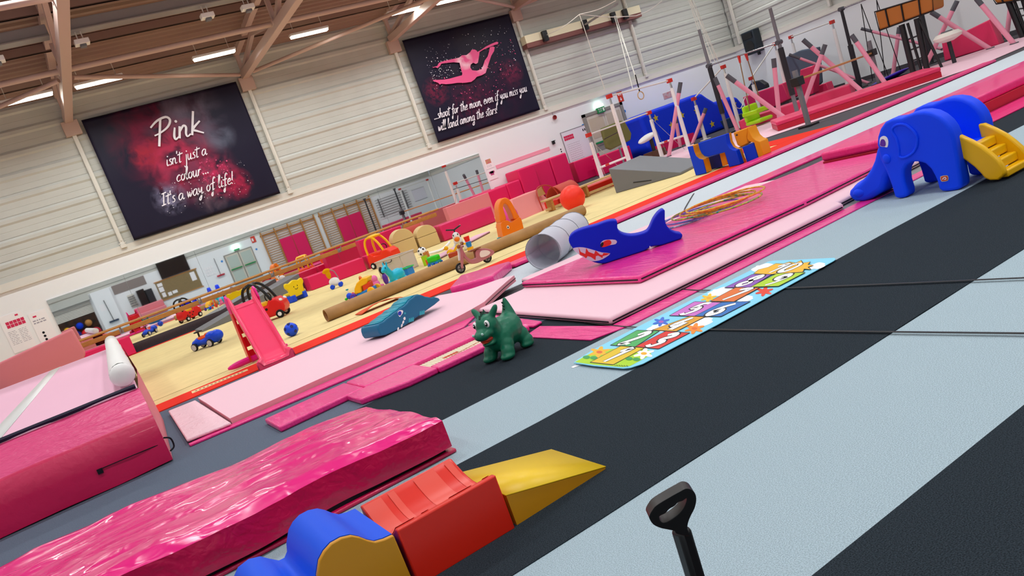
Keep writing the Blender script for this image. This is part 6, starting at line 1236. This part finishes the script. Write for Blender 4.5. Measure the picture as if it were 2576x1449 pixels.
t = thing('wall_strip', 'long flat pink measuring strip on the white wall above the hot pink blocks', 'strip', (14.25, YW - .012, 1.36)); MB().box((-1.12, 0, 0), (1.12, .012, .12)).build('strip', mat('strip_pink', '#f0a0b4', .6), t)
t = thing('whiteboard', 'tall whiteboard with a pink printed header beside the doors', 'whiteboard', (16.55, YW - .02, .45)); MB().box((-.56, 0, 0), (.56, .02, 1.32)).build('panel', mat('wb_white', '#e4e2ec', .25), t)
MB().box((-.58, -.006, -.02), (.58, .014, 0)).box((-.58, -.006, 1.32), (.58, .014, 1.34)).box((-.58, -.006, 0), (-.56, .014, 1.32)).box((.56, -.006, 0), (.58, .014, 1.32)).build('frame', 'rim_grey', t)
b = MB()
for r in range(2):
    for c in range(5): b.box((-.5 + c * .085, -.003, 1.02 + r * .085), (-.42 + c * .085, 0, 1.095 + r * .085))
b.build('header_grid', 'ink_red', t); lines(t, -.45, .1, [.3 + .07 * i for i in range(9)], 'ink_grey', .012, 6); MB().box((.36, -.003, 1.14), (.4, 0, 1.22)).box((.44, -.003, 1.14), (.48, 0, 1.22)).build('tally', 'ink', t)
t = sheet('poster', 'narrow icon notice beside the whiteboard', 15.72, 15.86, 1.0, 1.34, 'paper')
for i in range(3): MB().cyl((0, -.004, .1 + i * .08), (0, 0, .1 + i * .08), .025, n=12).build('icon', 'ink', t)
t = thing('hand_dryer', 'small black wall bracket between the pink strip and the whiteboard', 'bracket', (15.58, YW - .06, 1.5)); MB().box((-.05, 0, 0), (.05, .06, .1)).build('body', 'black_metal', t, bevel=.01); MB().box((-.07, -.02, .1), (.07, .04, .12)).build('lid', 'black_metal', t)
t = thing('alarm_bell', 'small red alarm bell on the white ledge wall', 'bell', (15.93, YW - .05, 2.34)); MB().lathe([(0, -.05), (.06, -.04), (.075, 0), (.075, .03)], 16, TR(rx=PI / 2)).build('bell', mat('bell_red', '#a8383a', .4), t); MB().cyl((0, .03, .05), (-.02, .03, .2), .008, n=6).build('conduit', 'rim_grey', t)
for i, (x, lab) in enumerate(((17.0, 'round blue door sign left of the cream doors'), (18.95, 'round blue door sign right of the cream doors'))):
    o = MB().cyl((0, 0, 0), (0, .006, 0), .055, n=20).build('door_sign', 'sign_blue'); o.location = (x, YW - .008, 1.77); tag(o, lab, 'sign')
t = thing('exit_sign', 'green lit push bar exit sign glowing above the doors', 'exit sign', (17.88, YW - .12, 1.98)); MB().box((-.16, 0, 0), (.16, .1, .2)).build('sign_box', 'sign_green', t, bevel=.005); MB().box((-.15, -.01, .2), (.15, .1, .3)).build('lamp_head', mat('exit_lamp', '#eafff4', .4, emit=('#c8ffe6', 6)), t, bevel=.02)
flattext('PUSH\nEXIT', .075, MATS['white'], t, TR((-.05, -.003, .1), rx=PI / 2)); MB().box((.07, -.003, .04), (.13, 0, .16)).build('door_icon', 'white', t)
t = thing('fire_point_sign', 'red fire point sign with a white arrow above the doors', 'sign', (18.95, YW - .01, 2.12)); MB().box((-.12, 0, 0), (.12, .008, .36)).build('plate', 'sign_red', t); MB().prism([(-.015, -.002, .16), (-.015, -.002, .1), (-.05, -.002, .1), (0, -.002, .04), (.05, -.002, .1), (.015, -.002, .1), (.015, -.002, .16)], (0, .002, 0)).build('arrow', 'white', t); MB().cyl((-.04, -.002, .27), (-.04, 0, .27), .04, n=14).box((.03, -.002, .22), (.06, 0, .32)).build('icon', 'white', t)
# double door (back wall)
d1 = struct('door_1', bx((17.15, YW - .03, 0), (18.8, YW, 2.02)), 'door_panel')
MB().box((17.05, YW - .07, 0), (17.17, YW, 2.12)).box((18.78, YW - .07, 0), (18.9, YW, 2.12)).box((17.05, YW - .07, 2.02), (18.9, YW, 2.12)).build('door_frame', 'door_frame', d1)
for x in (17.2, 18.0):
    MB().box((x, YW - .045, .05), (x + .76, YW - .03, 2.0)).build('door_leaf', 'door_panel', d1, bevel=.005); MB().box((x + .06, YW - .05, 1.2), (x + .7, YW - .046, 1.9)).build('door_pane', mat('pane_beige', '#c3b59f', .2), d1)
    MB().box((x + .05, YW - .1, 1.0), (x + .72, YW - .07, 1.06)).build('push_bar', 'sign_green', d1); MB().box((x + .06, YW - .052, .75), (x + .7, YW - .046, .95)).build('kick_sign', 'door_frame', d1)
t = sheet('poster', 'small framed picture notice above the blue sheet', 20.9, 21.4, 1.7, 1.92, mat('pic_b', '#c9c4c4', .6, col2='#d08080', vscale=8))
# right wall
t = thing('wall_speaker', 'black wall loudspeaker hanging at the corner below the cladding', 'loudspeaker', (XR - .35, 21.55, 2.2)); MB().box((-.05, -.3, 0), (.33, .3, .85)).build('cabinet', mat('spk', '#18242e', .6), t, bevel=.04, seg=3); MB().cyl((-.06, 0, .3), (-.05, 0, .3), .2, n=24).build('cone', 'black_metal', t); MB().box((-.07, -.22, .58), (-.05, .22, .78)).build('horn', 'black_metal', t); MB().box((.3, -.05, -.1), (.35, .05, .1)).build('bracket', 'black_metal', t)
struct('baseboard_right', bx((XR - .05, 9, 0), (XR, YW, .14)), 'rubber_dark')
# ================================================================ opposite wall (seen in the mirror)
YV = 2 * (YW - .03) - YB
def mp(x, y): p = PY(x, y, YV); return (p.x, p.z)
F0 = YB
def mbox(name, m, parent, a, b, d0, d1):
    (x0, za), (x1, zb) = mp(*a), mp(*b); return MB().box((min(x0, x1), F0 + d0, max(.0, min(za, zb))), (max(x0, x1), F0 + d1, max(za, zb))).build(name, m, parent, at='world')
def mthing(name, label, cat, a): x, z = mp(*a); return thing(name, label, cat, (x, F0 + .05, max(0, z)))
def rbox(name, m, parent, x0, x1, za, zb, d0, d1, **k): return MB().box((x0, F0 + d0, za), (x1, F0 + d1, zb)).build(name, m, parent, at='world', **k)
def rt(name, label, cat, x, z): return thing(name, label, cat, (x, F0 + .05, z))
t = rt('notice_board', 'brown pinboard with white papers on the wall behind the camera side, below the television', 'notice board', 6.0, .66); rbox('board', mat('cork', '#8a7550', .9, var=.08, vscale=30), t, 4.72, 7.3, .7, 1.84, .01, .03); rbox('frame', 'wood', t, 4.66, 7.36, .64, .7, .01, .045); rbox('frame', 'wood', t, 4.66, 7.36, 1.84, 1.9, .01, .045)
for x, z, w, h in ((4.8, 1.55, .3, .2), (4.8, 1.2, .28, .3), (4.85, .85, .22, .28), (5.2, .82, .22, .22), (5.48, .86, .3, .18), (6.85, 1.2, .3, .55)): rbox('paper', 'paper', t, x, x + w, z, z + h, .03, .034)
t = rt('wall_tv', 'large black television on the white wall above the pinboard', 'television', 6.1, 1.92); rbox('screen', mat('tv_black', '#140c0c', .2), t, 5.2, 7.0, 1.93, 2.95, .03, .1, bevel=.01); rbox('bracket', 'black_metal', t, 5.9, 6.3, 2.2, 2.6, 0, .04)
d2 = struct('door_2', bx((9.2, F0, 0), (11.1, F0 + .04, 2.05)), 'door_frame')
for x in (9.27, 10.19):
    w = .85
    MB().box((x, F0 + .04, .06), (x + w, F0 + .06, 1.98)).build('door_leaf', 'door_panel', d2); MB().box((x + .05, F0 + .1, .98), (x + w - .05, F0 + .14, 1.06)).build('push_bar', 'sign_green', d2); MB().box((x + .08, F0 + .06, .15), (x + w - .08, F0 + .064, .9)).build('door_pane', mat('pane_mint', '#b9c6bd', .15), d2); MB().box((x + .08, F0 + .06, 1.12), (x + w - .08, F0 + .064, 1.88)).build('door_pane', 'pane_mint', d2)
t = rt('exit_sign', 'green exit lamp over the glazed doors beside the wall bars', 'exit sign', 10.1, 2.1); rbox('lamp', 'exit_lamp', t, 9.95, 10.35, 2.22, 2.4, .02, .14); rbox('plate', 'sign_green', t, 9.98, 10.32, 2.1, 2.22, .02, .1)
t = rt('fire_point_sign', 'red fire point sign between the glazed doors and the wall bars', 'sign', 11.4, 2.2); rbox('plate', 'sign_red', t, 11.25, 11.55, 2.2, 2.62, .01, .02); rbox('icon', 'white', t, 11.3, 11.4, 2.3, 2.5, .02, .024)
for x in (9.0, 11.35):
    o = MB().cyl((x, F0 + .002, 1.75), (x, F0 + .01, 1.75), .07, n=16).build('door_sign', 'sign_blue'); tag(o, 'round blue sign beside the glazed doors, ' + ('nearest the pinboard' if x < 10 else 'nearest the wall bars'), 'sign')
t = rt('broom', 'dark red broom hanging beside the glazed doors', 'broom', 8.6, .9); MB().cyl((8.6, F0 + .05, 1.0), (8.6, F0 + .05, 2.1), .015, n=8).build('handle', 'post_dark', t, at='world'); rbox('head', 'crimson', t, 8.35, 8.85, .9, 1.0, .02, .09)
def wallbars(label, x0, x1):
    t = thing('wall_bars', label, 'wall bars', (x0, F0 + .1, 0)); W_ = x1 - x0; zt = 2.68
    for k in range(5): MB().box((k * W_ / 4 - .035, -.07, .02), (k * W_ / 4 + .035, .07, zt)).build('upright', 'wood', t)
    for k in range(17): MB().box((0, -.02, .15 + k * .15), (W_, .025, .19 + k * .15)).build('rung', 'wood', t, bevel=.008)
    MB().box((-.08, -.1, zt - .3), (W_ + .08, -.06, zt - .18)).build('top_board', 'wood', t)
    for u0, u1 in ((.26, .49), (.5, .73)): MB().box((u0 * W_, .075, .15), (u1 * W_, .13, 1.85)).build('hung_mat', 'hot', t, bevel=.015)
    return t
wallbars('wooden wall bars with two pink mats next to the glazed doors', 11.95, 15.75)
wallbars('wooden wall bars with two pink mats, farther from the glazed doors', 16.15, 20.0)
sh = rt('roller_shutter', 'half raised grey roller shutter over a dark toy store', 'shutter', -.2, 0)
rbox('store_opening', mat('store_dark', '#1c1412', .9, col2='#4a2a14', vscale=3), sh, -1.5, .95, 0.01, 2.0, .001, .02)
for k in range(9): rbox('slat', 'steel_white', sh, -1.5, .95, 1.45 + k * .085, 1.52 + k * .085, .02, .07, bevel=.01)
rbox('shutter_box', 'clad', sh, -1.55, 1.0, 2.22, 2.62, .02, .3)
for i, (x, z, r, m) in enumerate(((-1.1, .3, .3, 'mat_navy'), (-.5, .4, .36, 'sofa_dark'), (.1, .35, .32, 'red_plastic'), (.6, .3, .28, 'crimson'), (-.8, .9, .2, 'yellow_plastic'), (.4, .95, .2, 'wood'), (-.1, .95, .2, 'sofa_blue'))): MB().ell((x, F0 + .3, z), (r, .2, r)).build('stored_toy', m, sh, at='world')
t = rt('wall_pillar', 'white square pillar between the roller shutter and the taupe panel', 'pillar', 1.65, 0); rbox('shaft', 'wall_paint', t, 1.1, 2.2, 0.001, 2.54, .001, .35); rbox('poster', 'paper', t, 1.3, 1.6, 1.3, 1.7, .35, .355)
t = rt('broom', 'wide blue broom hanging head down on the white pillar', 'broom', 1.7, .5); MB().cyl((1.65, F0 + .4, 1.9), (1.72, F0 + .4, .6), .018, n=8).build('handle', 'post_dark', t, at='world'); rbox('head', 'mat_navy', t, 1.45, 2.0, .5, .6, .36, .45)
t = rt('wall_recess', 'taupe painted panel above the black lockers', 'painted area', 3.3, 1.95); rbox('paint', mat('taupe', '#8d817c', .8), t, 2.35, 4.3, 1.98, 2.54, .003, .015)
t = rt('leaflet_rack', 'grey leaflet rack beside the black lockers', 'rack', 3.1, .9); rbox('back_plate', 'steel_white', t, 2.95, 3.35, .9, 1.7, .01, .03)
for k in range(5): rbox('tray', 'grey_plastic', t, 2.95, 3.35, 1.0 + k * .14, 1.03 + k * .14, .03, .1)
t = rt('vending_machine', 'tall black machine with a dark open door beside the leaflet rack', 'machine', 3.9, .02); rbox('cabinet', 'tv_black', t, 3.5, 3.95, .02, 1.78, .02, .5, bevel=.02); rbox('door', 'post_dark', t, 3.98, 4.4, .1, 1.65, .02, .4, bevel=.02)
t = rt('pink_sofa', 'pale pink two seat sofa in front of the black machine', 'sofa', 3.9, .02); rbox('seat', 'rosy', t, 2.95, 4.7, .02, .42, .6, 1.3, bevel=.06, seg=3); rbox('backrest', 'rosy', t, 2.95, 4.7, .38, .8, .55, .78, bevel=.06, seg=3)
t = rt('coat_rack', 'cluster of cream tags hanging on the white wall near the dark red broom', 'tags', 8.1, 1.2)
for k in range(12): rbox('tag', 'paper', t, 7.8 + .14 * (k % 4), 7.9 + .14 * (k % 4), 1.15 + .2 * (k // 4), 1.3 + .2 * (k // 4), .005, .02)
# ================================================================ small flat things
t = thing('floor_sticker', 'cream printed warning strip stuck on the red floor border beside the slide', 'sticker', tuple(P(553, 961, .0075)))
q = [P(a, b, .0075) for a, b in ((481, 985), (622, 928.5), (624.5, 931.5), (484, 990))]
MB().prism(q, (0, 0, .0012)).build('strip', mat('sticker_cream', '#e8c98e', .6), t, at='world', smooth=0)
b = MB(); rr = random.Random(3)
for i in range(13):
    k = .06 + i * .068; a = q[0].lerp(q[1], k).lerp(q[3].lerp(q[2], k), .25); c = q[0].lerp(q[1], k + .035).lerp(q[3].lerp(q[2], k + .035), .25); d = (q[3] - q[0]) * .45; z = Vector((0, 0, .0014))
    b.poly([a + z, c + z, c + d + z, a + d + z])
b.build('print', mat('sticker_brown', '#a8744a', .6), t, at='world', smooth=0, fix=False)
t = thing('paper_tag', 'small white paper tag sticking out under the hopscotch mat corner', 'tag', tuple(P(1450, 921, .001)))
MB().prism([P(a, b, .001) for a, b in ((1437, 924), (1455, 915), (1466, 917), (1442, 926))], (0, 0, .002)).build('tag', 'paper', t, at='world', smooth=0)
t = hs; b = MB(); b.ribbon([Vector(P(1546 + i * 2.1, 918.5 + .11 * i + 1.4 * math.sin(i * 2.1), HZ + .009)) - Vector(hs.location) for i in range(17)], .004, (0, 0, 1)); b.build('signature_print', 'black', hs, smooth=0, fix=False)
# ================================================================ gym kit on the camera side, seen through the mirror
def plain_bars(name, label, pts, h, mt, jm, r=.06):
    c = sum((Vector(p) for p in pts), Vector()) / len(pts); t = thing(name, label, 'gym bars', (c.x, c.y, 0))
    for p in pts:
        a = Vector(p); MB().cyl(a, a + Vector((0, 0, h)), r, r * .8, n=14).build('upright', mt, t, at='world'); MB().box((a.x - .16, a.y - .1, 0), (a.x + .16, a.y + .1, .03)).build('foot_plate', mt, t, at='world'); MB().box((a.x - .09, a.y - .06, h - .06), (a.x + .09, a.y + .06, h + .05)).build('bar_head', jm, t, at='world', bevel=.01)
    MB().cyl(Vector(pts[0]) + Vector((0, 0, h)), Vector(pts[1]) + Vector((0, 0, h)), .022, n=12).build('bar', 'bar_fibre', t, at='world'); return t
plain_bars('training_bar', 'white training bar with red heads standing on the carpet opposite the mirror end', [(20.6, -3.2, 0), (22.9, -3.6, 0)], 2.3, 'leg_white', 'joint_red')
plain_bars('training_bar', 'dark posted training bar standing opposite the mirror end beside the rail rack', [(18.4, -4.2, 0), (20.9, -4.8, 0)], 2.45, 'post_dark', 'grip_grey')
t = thing('rail_rack', 'grey wall rack of long horizontal rails beside the wall bars', 'rack', (21.6, F0 + .05, .9))
for x in (-1.0, 1.0): MB().box((x - .03, -.04, 0), (x + .03, .05, 1.35)).build('upright', 'grip_grey', t)
for k in range(8): MB().cyl((-1.3, .08, .08 + k * .17), (1.3, .08, .08 + k * .17), .022, n=8).build('rail', 'steel_grey', t)
t = thing('whiteboard', 'small grey framed whiteboard on the wall past the rail rack', 'whiteboard', (23.8, F0 + .02, 1.2)); MB().box((-.5, -.01, 0), (.5, .01, .8)).build('panel', 'wb_white', t); MB().box((-.52, .0, -.02), (.52, .014, 0)).box((-.52, 0, .8), (.52, .014, .82)).build('frame', 'rim_grey', t)
slab('crash_mat', 'crimson crash mat on the carpet below the rail rack', 'mat', [(19.8, -6.6), (22.6, -6.6), (22.6, -5.6), (19.8, -5.6)], .006, .4, MATS['pink_far'], .03)
